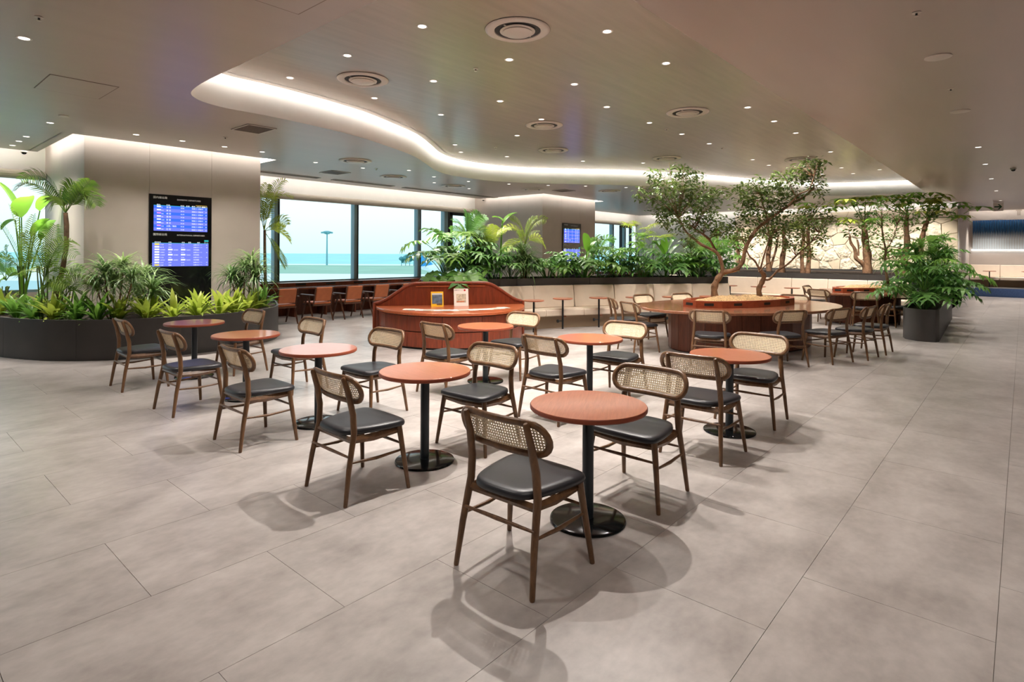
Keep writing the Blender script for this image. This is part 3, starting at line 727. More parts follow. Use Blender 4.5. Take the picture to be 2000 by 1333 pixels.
banquette(SL[:-1]+[(19.0,2.3)], 'straight cream banquette below the stone wall', side=1)
trough(SL, 6.78, 'wide dark planter bed between the banquette and the stone wall', side=1)
def make_small():
    t = thing('pedestal_table', '', 'table')
    MB().lathe([(.19,.632),(.213,.636),(.215,.642),(.215,.655),(.212,.66)], n=36).build('tabletop', M_TOP, t, smooth=40)
    MB().lathe([(.02,.0),(.02,.632)], n=14).build('stem', M_BLACK, t)
    MB().tube([(0,0,.17),(-.10,0,.17)], .010, 8).build('arm', M_BLACK, t); MB().lathe([(.034,0),(.034,.03)], n=16).build('end_disc', M_BLACK, t, M=T(-.10,0,.17) @ Matrix.Rotation(-PI/2, 4, 'Y'))
    MB().box(.0,.075,-.015,.015,.255,.28).build('bracket', M_COMMB, t, smooth=0)
    return t
sm0 = make_small()
for i, (x, y, zf, rz, lab) in enumerate([
    (9.24,7.50,0,-.4,'small pedestal table beside the red-brown counter, leftmost along the banquette'),
    (10.10,7.40,0,-.5,'second pedestal table from the left along the curved banquette'),
    (10.86,6.98,0,-.6,'third pedestal table from the left along the curved banquette'),
    (11.55,6.48,0,-.65,'fourth pedestal table from the left, partly behind a cane chair'),
    (12.25,5.95,0,-.65,'fifth pedestal table from the left, behind the communal table'),
    (13.0,5.4,0,-.65,'sixth pedestal table from the left, behind the left tree trunk'),
    (13.75,4.9,0,-.7,'pedestal table at the right end of the curved banquette, between the tree trunks'),
    (18.1,7.7,0,1.5,'pedestal table farthest left below the stone wall'),
    (18.1,6.85,0,1.5,'second pedestal table from the left below the stone wall'),
    (18.1,6.0,0,1.5,'third pedestal table from the left below the stone wall, behind the right trunk'),
    (18.1,5.05,0,1.5,'pedestal table standing alone before the straight banquette, right of the trees'),
    (18.1,4.12,0,1.5,'pedestal table just left of the smaller communal table'),
    (31.0,1.05,.335,1.5,'dark pedestal table on the raised platform, nearer the plants'),
    (30.9,-.15,.335,1.5,'dark pedestal table on the raised platform at the right edge')]):
    s = sm0 if i == 0 else copy_tree(sm0); s.location = (x, y, zf); s.rotation_euler = (0, 0, rz); tag(s, lab, 'table', 'small pedestal tables')
banquette([(XB-.02,1.7),(XB-.02,-1.5),(XB-.02,-7.0)], 'far cream banquette on the raised platform at right', zf=.335)

# ---- planters on the floor
def planter(outl, label, h, seams, name='floor_planter'):
    cx = sum(p[0] for p in outl)/len(outl); cy = sum(p[1] for p in outl)/len(outl); t = thing(name, label, 'planter', (cx, cy, 0)); Lm = T(-cx, -cy, 0)
    P = list(outl)+[outl[0]]; Ln = cum(P)[-1]; n = seams
    for i in range(n): MB().wall(sub(P, Ln*i/n+.002, Ln*(i+1)/n-.002, 10), .03, 0, h).build('panel', M_DARK, t, smooth=40, M=Lm)
    MB().prism(offset(outl, .032, True), .0, h-.06).build('soil', M_SOIL, t, smooth=0, M=Lm)
    return t
lp = smooth_line([(1.42,14.3),(1.42,12.6),(1.52,11.75),(1.78,11.02),(2.07,10.55),(2.52,10.15),(3.15,9.89),(3.9,9.80),(4.55,9.95),(5.26,10.42),(5.75,11.35),(6.02,12.1),(6.05,13.2)], 3)
planter(lp + [(5.62,13.2),(5.60,11.68),(2.58,11.68),(2.57,14.3)], 'curved dark metal planter of palms around the left column', .6, 14)
planter([(13.72,1.78),(13.42,1.70),(13.24,1.50),(13.22,1.30),(13.30,1.17),(18.6,1.36),(18.6,1.94)], 'tall dark planter of leafy philodendrons standing right of the communal tables', .6, 8)
# ================================================================== DEPARTURE BOARDS AND SIGNS
M_SCR1 = emit('screen_blue', srgb(62, 108, 240), .95); M_SCR2 = emit('screen_lilac', srgb(112, 124, 250), .95); M_TXT = emit('screen_white', (.9, .93, 1), 1.0)
M_YEL = emit('screen_yellow', srgb(250, 214, 80), 1.0); M_PNK = emit('screen_pink', srgb(220, 140, 220), 1.0); M_LBL = simple('board_letter', srgb(225, 225, 225), .5); M_TEAL = emit('screen_teal', srgb(60, 190, 190), .8)
def board(x, yf, label):
    t = thing('departure_board', label, 'display', (x, yf, 0)); S_ = .001413; XL = -.53
    fx = lambda px: XL+(px-65)*S_
    fz = lambda py: 2.64-(py-65)*S_
    MB().box(-.53,.53,-.03,0,.42,2.64).build('housing', M_GBLACK, t, smooth=0)
    def q(n, mat, a, b, c, d, off=.032, par=t): return MB().box(fx(a), fx(b), -off, -off+.0015, fz(d), fz(c)).build(n, mat, par, smooth=0)
    text(t, '国内線出発', fx(108), fz(118), .046, M_LBL, .032); text(t, 'DOMESTIC DEPARTURES', fx(385), fz(130), .037, M_LBL, .032)
    text(t, '国際線出発', fx(108), fz(588), .046, M_LBL, .032); text(t, 'INTERNATIONAL DEPARTURES', fx(385), fz(590), .0345, M_LBL, .032)
    s1 = q('screen', M_SCR2, 115, 760, 205, 530); s2 = q('screen', M_SCR2, 100, 775, 685, 985)
    q('header_rule', M_TEAL, 115, 760, 203, 208, .034, s1); q('header_rule', M_TEAL, 100, 775, 683, 688, .034, s2)
    for i in range(4): q('row_band', M_SCR1, 115, 760, 207+i*81, 246+i*81, .0335, s1)
    for px, sx_ in ((148,'便名'),(258,'行先'),(425,'定刻'),(492,'変更'),(562,'備考'),(690,'搭乗口')): text(s1, sx_, fx(px), fz(208), .032, M_TXT, .034)
    for px, sx_ in ((125,'航空会社'),(285,'行先'),(442,'定刻'),(520,'変更'),(632,'備考'),(720,'ゲート')): text(s2, sx_, fx(px), fz(682), .026, M_TXT, .034)
    q('clock_frame', M_YEL, 612, 755, 180, 183, .034, s1); q('clock_frame', M_YEL, 612, 755, 204, 207, .034, s1); text(s1, '10月05日 09:52', fx(620), fz(202), .022, M_TXT, .034)
    q('clock_frame', M_TEAL, 722, 775, 640, 660, .034, s2)
    D1 = ['羽 田','東 京','成 田','福 岡','那 覇','東 京','大阪／関西','石 垣']; n1 = ['91','913','565','301','1205','915','218','703']
    for i in range(8):
        y = 236+i*40; q('airline_mark', M_PNK if i in (2, 6) else M_TXT, 150, 196, y-22, y-6, .0345, s1)
        text(s1, n1[i], fx(200), fz(y), .026, M_TXT, .0345); text(s1, D1[i], fx(258), fz(y), .034, M_TXT, .0345); text(s1, '10:%02d' % (i*5+5), fx(425), fz(y), .030, M_TXT, .0345)
        text(s1, '搭乗口へ移動中', fx(562), fz(y), .029, M_TXT, .0345); text(s1, str(22+(i*7) % 12), fx(732), fz(y), .027, M_TXT, .0345)
    D2 = ['台北','台北','','香港','','台北','','台中','高雄']; n2 = ['CI120','BR195','NH5809','UO827','CX5827','CI125','UA7525','CI315','IT289']; tm_ = ['19:40','20:15','','20:15','','20:20','','20:25','21:10']
    for i in range(9):
        y = 712+i*33; q('airline_mark', M_YEL if i in (0, 8) else M_TXT, 126, 180, y-20, y, .0345, s2); text(s2, n2[i], fx(188), fz(y), .024, M_TXT, .0345)
        if D2[i]: text(s2, D2[i], fx(285), fz(y), .026, M_TXT, .0345); text(s2, tm_[i], fx(435), fz(y), .025, M_TXT, .0345); text(s2, '出発ロビーへ', fx(585), fz(y), .026, M_TXT, .0345)
        else:
            text(s2, '共同運航', fx(585), fz(y), .026, M_TXT, .0345)
            for px in (282, 434): q('airline_mark', M_TXT, px, px+52, y-18, y, .0345, s2)
            text(s2, 'NZ4805', fx(345), fz(y), .023, M_TXT, .0345); text(s2, 'TG6035', fx(495), fz(y), .023, M_TXT, .0345)
        if i in (0,1,3,5,7,8): text(s2, str(41+i % 4), fx(745), fz(y), .023, M_TXT, .0345)
    return t
board(4.08, col1[2]-.002, 'tall black flight board with blue screens on the left column')
board(16.24, col2[2]-.002, 'distant flight board with blue screens behind the trough plants')

# blue artwork, signs on the far right wall
a = PX(1990, 429, XB-.06); b = PX(1990, 487, XB-.06); art = thing('blue_wall_artwork', 'long blue and white slatted glass artwork on the far right wall', 'artwork', (XB-.05, -2.6, b.z))
M_ART = stripe_mat(); ah = a.z-b.z; slat = MB().box(-.025,.0,-.036,.036,0,ah).mesh('slat', M_ART, 0)
for i in range(104): inst('slat', slat, art, T(0, 4.2-i*.08, 0))
MB().box(-.03,.02,-4.2,4.28,-.05,-.02).build('light_strip', emit('art_led', (.9, .97, 1), 5.0), art, smooth=0)
p0, p1 = PX(1940, 397, 26.8), PX(1960, 412, 26.8)
sg = thing('exit_sign', 'pale sign with a green arrow pointing right, hung from the ceiling', 'sign', (26.8, (p0.y+p1.y)/2, p1.z), -PI/2)
w = abs(p0.y-p1.y)/2; hh = p0.z-p1.z
MB().box(-w, w, 0, .03, 0, hh).build('panel', simple('sign_panel', srgb(238,226,216), .5), sg, smooth=0)
MB().box(-.01, .01, .01, .02, hh, HC-p1.z).build('hanger', M_TRIM, sg, smooth=0)
gA = simple('arrow_green', srgb(12, 70, 34), .5); q = hh
ar = [(-w*.8, q*.44), (w*.25, q*.44), (-w*.15, q*.18), (w*.15, q*.18), (w*.75, q*.52), (w*.15, q*.84), (-w*.15, q*.84), (w*.25, q*.60), (-w*.8, q*.60)]
mb = MB(); mb.add([(x, -.004, z) for x, z in ar], [(0,1,7,8), (1,2,3,4), (4,5,6,7), (1,4,7)]).build('arrow', gA, sg, smooth=0)
text(sg, '出口', -w*.9, q*.06, q*.2, M_HOLE, .004)
for px, lab in ((1990, 'grey person pictogram on the far right wall beside the exit sign'),):
    c = PX(px, 417, XB-.01); s = .0225
    pg = thing('restroom_pictogram', lab, 'sign', (XB-.005, c.y, c.z), -PI/2); mg = simple('pictogram_grey', srgb(150,136,122), .6)
    MB().lathe([(.055,0),(.055,.012)], n=20).build('head', mg, pg, M=T(0,0,.30) @ Matrix.Rotation(PI/2, 4, 'X'))
    MB().box(-.09,.09,-.012,0,.10,.235).build('torso', mg, pg, smooth=0); MB().box(-.055,-.008,-.012,0,-.08,.10).build('leg', mg, pg, smooth=0); MB().box(.008,.055,-.012,0,-.08,.10).build('leg', mg, pg, smooth=0)
dg = bpy.context.evaluated_depsgraph_get(); bpy.context.view_layer.update(); dg = bpy.context.evaluated_depsgraph_get()
for o, par, M, mat in TEXTS:
    me = bpy.data.meshes.new_from_object(o.evaluated_get(dg)); me.materials.clear(); me.materials.append(mat)
    cu = o.data; bpy.data.objects.remove(o); bpy.data.curves.remove(cu)
    if len(me.polygons): inst('lettering', me, par, M)

# ================================================================== CEILING FIXTURES
def make_down():
    t = thing('downlight', '', 'ceiling light')
    MB().lathe([(.043,.0),(.056,-.004),(.06,.0)], n=24).build('trim', M_TRIM, t); MB().lathe([(.042,.004),(.042,-.0025)], n=20).build('lens', M_LAMP, t)
    return t
dl0 = make_down(); _fd = [True]
def down(x, y, z, label, group, watts=SPOT_W, deg=104, tgt=None, color=WARM, radius=.02):
    t = dl0 if _fd[0] else copy_tree(dl0); _fd[0] = False
    t.location = (x, y, z); tag(t, label, 'ceiling light', group)
    if watts: spot(t, 'lamp', (0, 0, -.02), tgt and (tgt[0]-x, tgt[1]-y, tgt[2]-z) or (0, 0, -2), watts, deg, 1.0, color, radius)
lab1, g1 = 'small round recessed downlight shining in the glossy tray ceiling', 'downlights in the tray ceiling'
for x, y, wv in [(3.84,5.93,.5),(3.84,7.26,.4),(5.16,7.25,.35),(5.16,5.93,.6),(6.49,7.27,.35),(5.17,4.59,1.1),(6.49,5.94,.6),(3.84,4.59,1.0),(5.17,3.24,1.3),(6.49,3.24,1.0),(6.49,4.58,1.0),(9.24,4.92,1.1),(10.5,4.91,1.0),(9.25,3.24,.7),(10.5,3.23,.7),(11.77,4.9,1.0),(11.77,3.23,.7),(14.4,4.92,.6),(15.56,4.91,.6),(8.48,9.05,.6),(9.18,9.6,.5),(8.59,7.41,.6),(14.4,3.23,1.6),(17.2,3.6,1.5),(18.6,3.6,.6),(10.3,9.2,.6),(12.0,8.2,.7),(13.2,7.2,.6),(3.84,3.24,2.4),(7.82,4.9,.8),(7.82,6.2,.6)]:
    down(x, y, HT, lab1, g1, SPOT_W*wv, 128 if y < 4 else 108)
lab2, g2 = 'small recessed downlight in the plain ceiling before the left column', 'downlights before the left column'
for x in (1.98, 3.09, 3.78, 4.48, 5.17): down(x, 10.81, HC, lab2, g2, SPOT_W*1.1, 70, (x*.85+.6, 10.6, .6))
for y in (12.41, 13.03, 13.63): down(1.96, y, HC, 'one of three downlights in a row above the palms at far left', 'downlights above the left palms', SPOT_W*.9, 75, (2.0, y-.3, .8))
lab3, g3 = 'small recessed downlight in the plain ceiling above the planted trough', 'downlights above the trough'
for i, (x, y) in enumerate([(8.5,10.6),(9.6,11.0),(10.8,11.0),(11.9,10.55),(12.8,9.9),(13.6,9.2),(14.6,8.5),(15.4,7.9)]): down(x, y, HC, lab3, g3, SPOT_W*2.2, 66, (x-.15-.05*i, y-1.9, 1.3))
for i, (x, y) in enumerate([(6.5,11.2),(7.6,11.1),(9.0,11.6),(10.4,11.9),(12.0,12.2)]): down(x, y, HC, 'small recessed downlight between the tray and the window', 'downlights before the window', SPOT_W*.28, 95)
lab5, g5 = 'small recessed downlight washing the stone wall', 'downlights washing the stone wall'
for y in (2.5, 3.9, 5.3, 6.7, 8.1, 9.3): down(24.4, y, HC, lab5, g5, SPOT_W*1.9, 80, (25.9, y, 1.3)); down(18.2, y+.4, HT if y < 5.5 else HC, 'added downlight over the banquette, lighting the trees before the stone wall', 'added tree lights over the straight banquette', SPOT_W*1.6, 75, (20.0, y+.4, 1.2))  # the set over the banquette is added to light the trees from the front
for x, y in [(13.0,.6),(15.5,.6),(18.5,.6),(22,.6),(26,.6),(27.5,-1.5),(23,-2.2),(30.6,.9),(30.6,-.8)]: down(x, y, HC, 'small recessed downlight along the right-hand aisle', 'downlights along the aisle', SPOT_W*(.55 if x < 20 else 1.5), 95, (x, y+.3, 0))  # last two, over the platform, are added to brighten its dark bench
down(1.04, 6.71, HC, 'large recessed downlight near the top left corner', None, SPOT_W*1.0, 95)
for x, y in [(1.04,3.36),(1.04,.02),(4.0,-.9),(6.8,-.6),(9.6,-.6),(-1.6,5.6),(-1.2,8.5),(-1.6,.6),(2.6,-2.6),(12.4,-1.2)]: down(x, y, HC, 'added soft fill light in the plain ceiling over the near floor', 'added fill lights over the near floor', SPOT_W*(.22 if x > 3 else .5), 140, radius=.3)  # unseen wide soft lights, added to fill the near floor
# ceiling speakers / covers
def disc(x, y, z, r, label, i):
    o = MB().lathe([(r,.0),(r,-.008),(r*.9,-.012)], n=28).build('ceiling_speaker', M_TRIM, None, smooth=30); o.location = (x, y, z); tag(o, label, 'speaker', 'flat round ceiling speakers')
disc(6.86,.62,HC,.11,'flat white round speaker in the right ceiling, nearer one',0); disc(9.61,.63,HC,.11,'flat white round speaker in the right ceiling, farther one',1); disc(2.0,10.1,HC,.06,'small flat round cover in the left ceiling',2)
def diffuser(x, y, z, label, r=.33):
    t = thing('air_diffuser', label, 'air vent', (x, y, z-.006)); s = r/.33
    MB().lathe([(.235*s,.0),(.24*s,-.012),(.30*s,-.020),(.33*s,-.006),(.333*s,.0)], n=48).build('outer_ring', M_TRIM, t, smooth=50)
    MB().lathe([(.24*s,.004),(.24*s,-.002)], n=40).build('throat', M_HOLE, t)
    MB().lathe([(.12*s,-.006),(.182*s,-.010),(.18*s,-.018),(.12*s,-.024)], n=40).build('inner_ring', M_TRIM, t, smooth=50)
    MB().lathe([(.15*s,-.022),(.155*s,-.030),(.145*s,-.036)], n=40).build('centre_plate', M_TRIM, t, smooth=50)
    MB().box(-.21*s,.21*s,-.008,.008,-.01,-.004).build('rib', M_TRIM, t, smooth=0)
for x, y, z, l in [(4.53,3.91,HT,'largest round air diffuser, at the top of the tray ceiling'),(4.5,6.58,HT,'round air diffuser in the tray ceiling nearest the bright cove'),(8.93,4.08,HT,'round air diffuser in the right of the tray ceiling'),(8.19,6.43,HT,'round air diffuser in the middle of the tray ceiling'),(10.29,7.82,HT,'round air diffuser near the far cove of the tray'),(12.88,6.4,HT,'round air diffuser in the tray above the left tree'),(15.03,4.03,HT,'round air diffuser in the tray above the right tree'),
    (6.9,10.34,HC,'round air diffuser in the low ceiling, nearest the left column'),(8.93,11.75,HC,'round air diffuser in the low ceiling before the window, middle one'),(11.22,12.02,HC,'round air diffuser in the low ceiling, right end of the window'),(13.3,10.87,HC,'small-looking air diffuser above the far column'),(15.06,9.33,HC,'air diffuser beyond the far column, partly behind the tree')]: diffuser(x, y, z, l)
M_GRILLE = simple('grille_bronze', srgb(112, 96, 84), .5)
def grille(x0, x1, y0, y1, label, n=14):
    t = thing('ceiling_grille', label, 'air vent', ((x0+x1)/2, (y0+y1)/2, HC)); a, b = (x1-x0)/2, (y1-y0)/2
    MB().box(-a, a, -b, b, -.004, .004).build('backing', M_HOLE, t, smooth=0)
    sl = MB().box(-a+.02, a-.02, -.008, .008, -.012, -.003).mesh('slat', M_GRILLE, 0)
    for i in range(n): inst('slat', sl, t, T(0, -b+.03+(2*b-.06)*i/(n-1), 0))
    for q in ((-a,a,-b,-b+.02),(-a,a,b-.02,b),(-a,-a+.02,-b,b),(a-.02,a,-b,b)): MB().box(q[0],q[1],q[2],q[3],-.013,0).build('frame', M_TRIM, t, smooth=0)
grille(3.90,4.34,8.6,9.18,'square slatted grille in the left ceiling below the cove'); grille(7.35,7.85,11.95,12.5,'square grille in the low ceiling before the window'); grille(13.9,14.4,10.1,10.6,'small-looking square grille in the ceiling above the far column')
for i, x in enumerate((6.0, 8.3, 10.6, 12.6)): grille(x, x+1.9, 13.35, 13.55, '%s long slot grille from the left in the ceiling along the window' % ('first','second','third','fourth')[i], 4)
def hatch(x0, x1, y0, y1, label):
    t = thing('access_hatch', label, 'hatch', ((x0+x1)/2, (y0+y1)/2, HC)); a, b = (x1-x0)/2, (y1-y0)/2
    MB().box(-a, a, -b, b, -.004, 0).build('panel', M_CEIL, t, smooth=0); hm = simple('hatch_gap', srgb(120,100,86), .6)
    for q in ((-a-.01,a+.01,-b-.01,-b),(-a-.01,a+.01,b,b+.01),(-a-.01,-a,-b,b),(a,a+.01,-b,b)): MB().box(q[0],q[1],q[2],q[3],-.003,0).build('gap_frame', hm, t, smooth=0)
hatch(1.44,2.06,7.85,8.64,'square access hatch outlined in the left ceiling'); hatch(1.9,2.36,3.4,4.34,'access hatch at the top edge of the picture')
# sprinklers, cameras
def sprinkler(px, py, z, label):
    p = PZ(px, py, z); t = thing('sprinkler', label, 'sprinkler', p)
    MB().lathe([(.03,0),(.032,-.006),(.012,-.01)], n=16).build('plate', M_TRIM, t); MB().lathe([(.008,-.006),(.008,-.03)], n=8).build('nozzle', M_HOLE, t); MB().lathe([(.018,-.03),(.018,-.033)], n=12).build('deflector', M_TRIM, t)
for i, (px, py, z) in enumerate([(76,33,HC),(929,134,HT),(1302,252,HT),(440,268,HC),(1790,24,HC),(1857,173,HC),(1410,289,HT),(968,288,HT),(735,330,HC)]):
    sprinkler(px, py, z, 'small ceiling sprinkler %s' % ('near the top left corner','left of the large diffuser in the tray','right of the tray middle','beside the square left grille','at the top right','in the right ceiling below the speaker','far right in the tray','above the far cove','before the window')[i])
def camera_dome(px, py, z, label):
    p = PZ(px, py, z); t = thing('security_camera', label, 'camera', p)
    MB().lathe([(.055,0),(.055,-.025),(.04,-.03)], n=20).build('mount', M_TRIM, t); MB().lathe([(.04,-.028),(.038,-.045),(.025,-.06),(.008,-.066)], n=18).build('dome', M_GBLACK, t, smooth=60)
camera_dome(47, 295, HC, 'black dome camera under the ceiling at far left'); camera_dome(1979, 329, HC, 'black dome camera under the right ceiling'); camera_dome(944, 389, HC, 'tiny dark camera where the window meets the far column')

# ================================================================== OUTSIDE: AIRFIELD AND SEA
GZ = -8.0
def ground(name, pts, mat, z, label, cat):
    o = fill(name, [[(p[0], p[1]) for p in pts]], z, mat); return tag(o, label, cat)
def strip(d0, d1, w=3000):
    a, b = FW*d0, FW*d1; r = R0*w; return [(a-r)[:2], (a+r)[:2], (b+r)[:2], (b-r)[:2]]
M_SEA = simple('sea', srgb(134, 212, 224), .5, noise=.12, scale=.02, stretch=(1, 1, 1)); M_GRASS = simple('airfield_grass', srgb(150, 190, 170), .9, noise=.1, scale=.05); M_APRON = simple('apron', srgb(226, 240, 240), .8, noise=.04, scale=.05); M_APD = simple('apron_dark', srgb(168, 202, 206), .8)  # distance haze is mixed into these pale outdoor colours
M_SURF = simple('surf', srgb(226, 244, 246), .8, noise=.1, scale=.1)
struct(ground('ground', strip(-60, 8000, 9000), M_SEA, GZ-1.2, 'pale turquoise sea beyond the airfield', 'sea')); 
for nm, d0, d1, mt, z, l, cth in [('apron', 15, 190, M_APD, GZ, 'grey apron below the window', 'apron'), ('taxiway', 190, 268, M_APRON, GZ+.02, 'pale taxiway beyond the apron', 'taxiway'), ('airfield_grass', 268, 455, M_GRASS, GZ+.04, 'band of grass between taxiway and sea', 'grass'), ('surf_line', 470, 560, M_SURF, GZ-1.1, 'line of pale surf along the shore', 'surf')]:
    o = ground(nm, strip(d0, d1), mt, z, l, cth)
D = 452; b = PD(638.5, 519, D); b.z = GZ+.05
mt = thing('floodlight_mast', 'tall floodlight mast beyond the taxiway, seen through the window', 'mast', b, YAW)
Mm = simple('mast_hazed_grey', srgb(120, 176, 188), .6)  # bluish haze mixed into the mast's grey
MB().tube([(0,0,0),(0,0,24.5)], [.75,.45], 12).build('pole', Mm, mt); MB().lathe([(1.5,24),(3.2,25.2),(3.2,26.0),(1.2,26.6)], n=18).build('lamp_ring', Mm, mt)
for i in range(7): an = 2*PI*i/7; MB().box(-.9,.9,-.5,.5,-.6,.6).build('floodlight', Mm, mt, smooth=0, M=T(3.6*math.cos(an), 3.6*math.sin(an), 25.2, an))
# airliner tail behind the plants
D = 250; b = PD(829, 545, D); b.z = GZ; pl = thing('airliner', 'blue and white airliner tail on the apron behind the plants', 'airplane', b, YAW-PI/2)
Mb = simple('tail_blue', srgb(40, 150, 214), .4); Mw = simple('fuselage_white', srgb(225, 238, 242), .4)
MB().tube([(-2,0,3.4),(3,0,3.1),(12,0,2.9),(30,0,2.9)], [.4,1.5,1.9,1.9], 16).build('fuselage', Mw, pl, smooth=60)
MB().add([(-2,-.15,3.8),(3.6,-.15,4.8),(-1.0,-.15,10),(-3.2,-.15,10),(-2,.15,3.8),(3.6,.15,4.8),(-1.0,.15,10),(-3.2,.15,10)], [(0,1,2,3),(7,6,5,4),(0,1,5,4),(1,2,6,5),(2,3,7,6),(3,0,4,7)]).build('tail_fin', Mb, pl, smooth=0)
for s in (-1, 1): MB().add([(-1,s*.5,3.6),(2,s*.8,3.6),(-.8,s*6,4.2),(-2,s*6,4.2),(-1,s*.5,3.4),(2,s*.8,3.4),(-.8,s*6,4.05),(-2,s*6,4.05)], [(0,1,2,3),(7,6,5,4),(0,1,5,4),(1,2,6,5),(2,3,7,6),(3,0,4,7)]).build('tailplane', Mw, pl, smooth=0)
for x in (4, 22): MB().tube([(x,0,0),(x,0,2.2)], .35, 8).build('landing_gear', Mw, pl)
rt = random.Random(2); gT = simple('shore_tree', srgb(84, 150, 158), .9)  # haze mixed into the tree colour
for i, (px, hh_) in enumerate([(784,7),(792,9),(800,8),(808,9)]):
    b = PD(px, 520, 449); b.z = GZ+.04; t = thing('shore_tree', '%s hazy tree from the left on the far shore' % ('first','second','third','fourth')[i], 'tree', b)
    MB().tube([(0,0,0),(.3,0,hh_*.5)], .25, 6).build('trunk', gT, t); mb = MB()
    for j in range(5): x, y, z, r = rt.uniform(-2,2), rt.uniform(-1,1), hh_*.4+rt.uniform(0,hh_*.5), rt.uniform(1.2,2.0); mb.lathe([(r*.3,z-r*.8),(r*.9,z-r*.3),(r,z),(r*.7,z+r*.6),(.1,z+r*.9)], (x,y,0), 8)
    mb.build('crown', gT, t, smooth=60)
# ================================================================== PLANTS
RP = random.Random(21)
def bez(a, b, c, n):
    a, b, c = Vector(a), Vector(b), Vector(c); return [a*(1-t)**2 + b*2*t*(1-t) + c*t*t for t in [i/n for i in range(n+1)]]
def frond_mb(path, nl=24, ll=.28, w=.014, start=.2, rad=.008, ang=.92, sag=.3):
    mb = MB(); mb.tube(path, [rad*(1-.8*i/(len(path)-1)) for i in range(len(path))], 5, cap=False)
    L = cum(path); tot = L[-1]; up_ = Vector((0, 0, 1)); roll = RP.choice((-1, 1))*RP.uniform(.35, 1.0)
    for i in range(nl):
        s = start+(1-start)*(i+.5)/nl; d = s*tot; j = max(0, min(len(L)-2, next((q for q in range(len(L)-1) if L[q+1] >= d), len(L)-2))); u = (d-L[j])/(L[j+1]-L[j])
        p = path[j].lerp(path[j+1], u); t = (path[j+1]-path[j]).normalized(); side = t.cross(up_)
        if side.length < .05: side = Vector((1, 0, 0))
        side.normalize(); nn = side.cross(t).normalized(); side, nn = side*math.cos(roll)+nn*math.sin(roll), nn*math.cos(roll)-side*math.sin(roll)
        ln = ll*(math.sin(PI*(.18+.77*(s-start)/(1-start))))**.7*RP.uniform(.9, 1.08)
        for sg in (-1, 1):
            dr = (t*math.cos(ang)+side*sg*math.sin(ang)+nn*.22).normalized()
            q1 = p+dr*ln*.5; q2 = p+dr*ln-up_*ln*sag
            mb.ribbon([p, q1, q2], [w*.35, w*.72, w*.06], nn.cross(dr), .3)
    return mb
def paddle_mb(base, start, tip, W, arch=.12, rad=.012):
    base, start, tip = Vector(base), Vector(start), Vector(tip); mb = MB()
    mid = (base+start)/2; mid.x = base.x+(start.x-base.x)*.3; mid.y = base.y+(start.y-base.y)*.3
    mb.tube(bez(base, mid, start, 5), [rad*1.5, rad*1.4, rad*1.2, rad*1.1, rad, rad*.8], 6, cap=False)
    L = (tip-start).length; ctrl = (start+tip)/2+Vector((0, 0, L*arch*2)); pth = bez(start, ctrl, tip, 10); wd = []
    for i in range(11):
        s = i/10; wd.append(W*max(.02, (math.sin(PI*min(1, s*.92+.06))**.6))*(1 if i not in (0, 10) else .25))
    t = (tip-start).normalized(); side = t.cross(Vector((0, 0, 1)))
    if side.length < .2: side = R0.copy()
    side = (side.normalized()+RT*RP.uniform(-.5, .5)).normalized()
    mb.ribbon(pth, wd, side, .28); return mb
def lobed_mb(pet, size, e0, nl=8, lw=.06, e1=-.5, seed=0):
    r = random.Random(seed); mb = MB(); p = Vector((0, 0, 0)); path = [p.copy()]; e = e0
    for i in range(6):
        p = p+Vector((math.cos(e), 0, math.sin(e)))*pet/6; e -= (e0-.45)/9; path.append(p.copy())
    mb.tube(path, [.011, .0105, .01, .009, .008, .007, .006], 5, cap=False)
    mid = [p.copy()]; e = .35
    for i in range(6):
        p = p+Vector((math.cos(e), 0, math.sin(e)))*size/6; e -= (.35-e1)/6; mid.append(p.copy())
    mb.ribbon(mid, [size*.08, size*.19, size*.22, size*.20, size*.15, size*.09, .003], (0, 1, 0), .1)
    for i in range(nl):
        s = i/(nl-.3); j = min(5, int(s*6)); c = mid[j].lerp(mid[j+1], s*6-j) if s < 1 else mid[-1]; t = (mid[min(j+1, 6)]-mid[j]).normalized()
        a = 2.2-1.75*s; ln = size*(.30+.30*math.sin(PI*(.15+.75*s)))*r.uniform(.9, 1.1)
        for sg in (-1, 1):
            d = (t*math.cos(a)+Vector((0, sg, 0))*math.sin(a)).normalized(); q1 = c+d*ln*.55+Vector((0, 0, .02*size)); q2 = c+d*ln-Vector((0, 0, ln*.28))
            mb.ribbon([c, c+d*ln*.25, q1, q2], [size*lw*.75, size*lw*.9, size*lw, .004], d.cross(Vector((0, 0, 1))), .12)
    return mb
def lance_mb(L, W, e0, e1, seed=0):
    mb = MB(); p = Vector((0, 0, 0)); pts = [p.copy()]; e = e0
    for i in range(6):
        p = p+Vector((math.cos(e), 0, math.sin(e)))*L/6; e -= (e0-e1)/6; pts.append(p.copy())
    mb.ribbon(pts, [W*.22, W*.6, W*.95, W, W*.8, W*.45, W*.03], (0, 1, 0), .3); return mb
def tuft_mb(n, L, W, seed, lo=-.2, hi=1.45, droop=1.5):
    r = random.Random(seed); mb = MB()
    for i in range(n):
        a = r.uniform(0, 2*PI); e = lo+(hi-lo)*math.sqrt(r.random()); ln = L*r.uniform(.65, 1.08); dr = droop*r.uniform(.7, 1.2); p = Vector((0, 0, r.uniform(-.05, .05))); pts = [p.copy()]
        for k in range(5):
            p = p+Vector((math.cos(e)*math.cos(a), math.cos(e)*math.sin(a), math.sin(e)))*ln/5; e -= dr/5; pts.append(p.copy())
        mb.ribbon(pts, [W*.6, W, W, W*.8, W*.5, W*.05], (-math.sin(a), math.cos(a), 0), .25)
    return mb
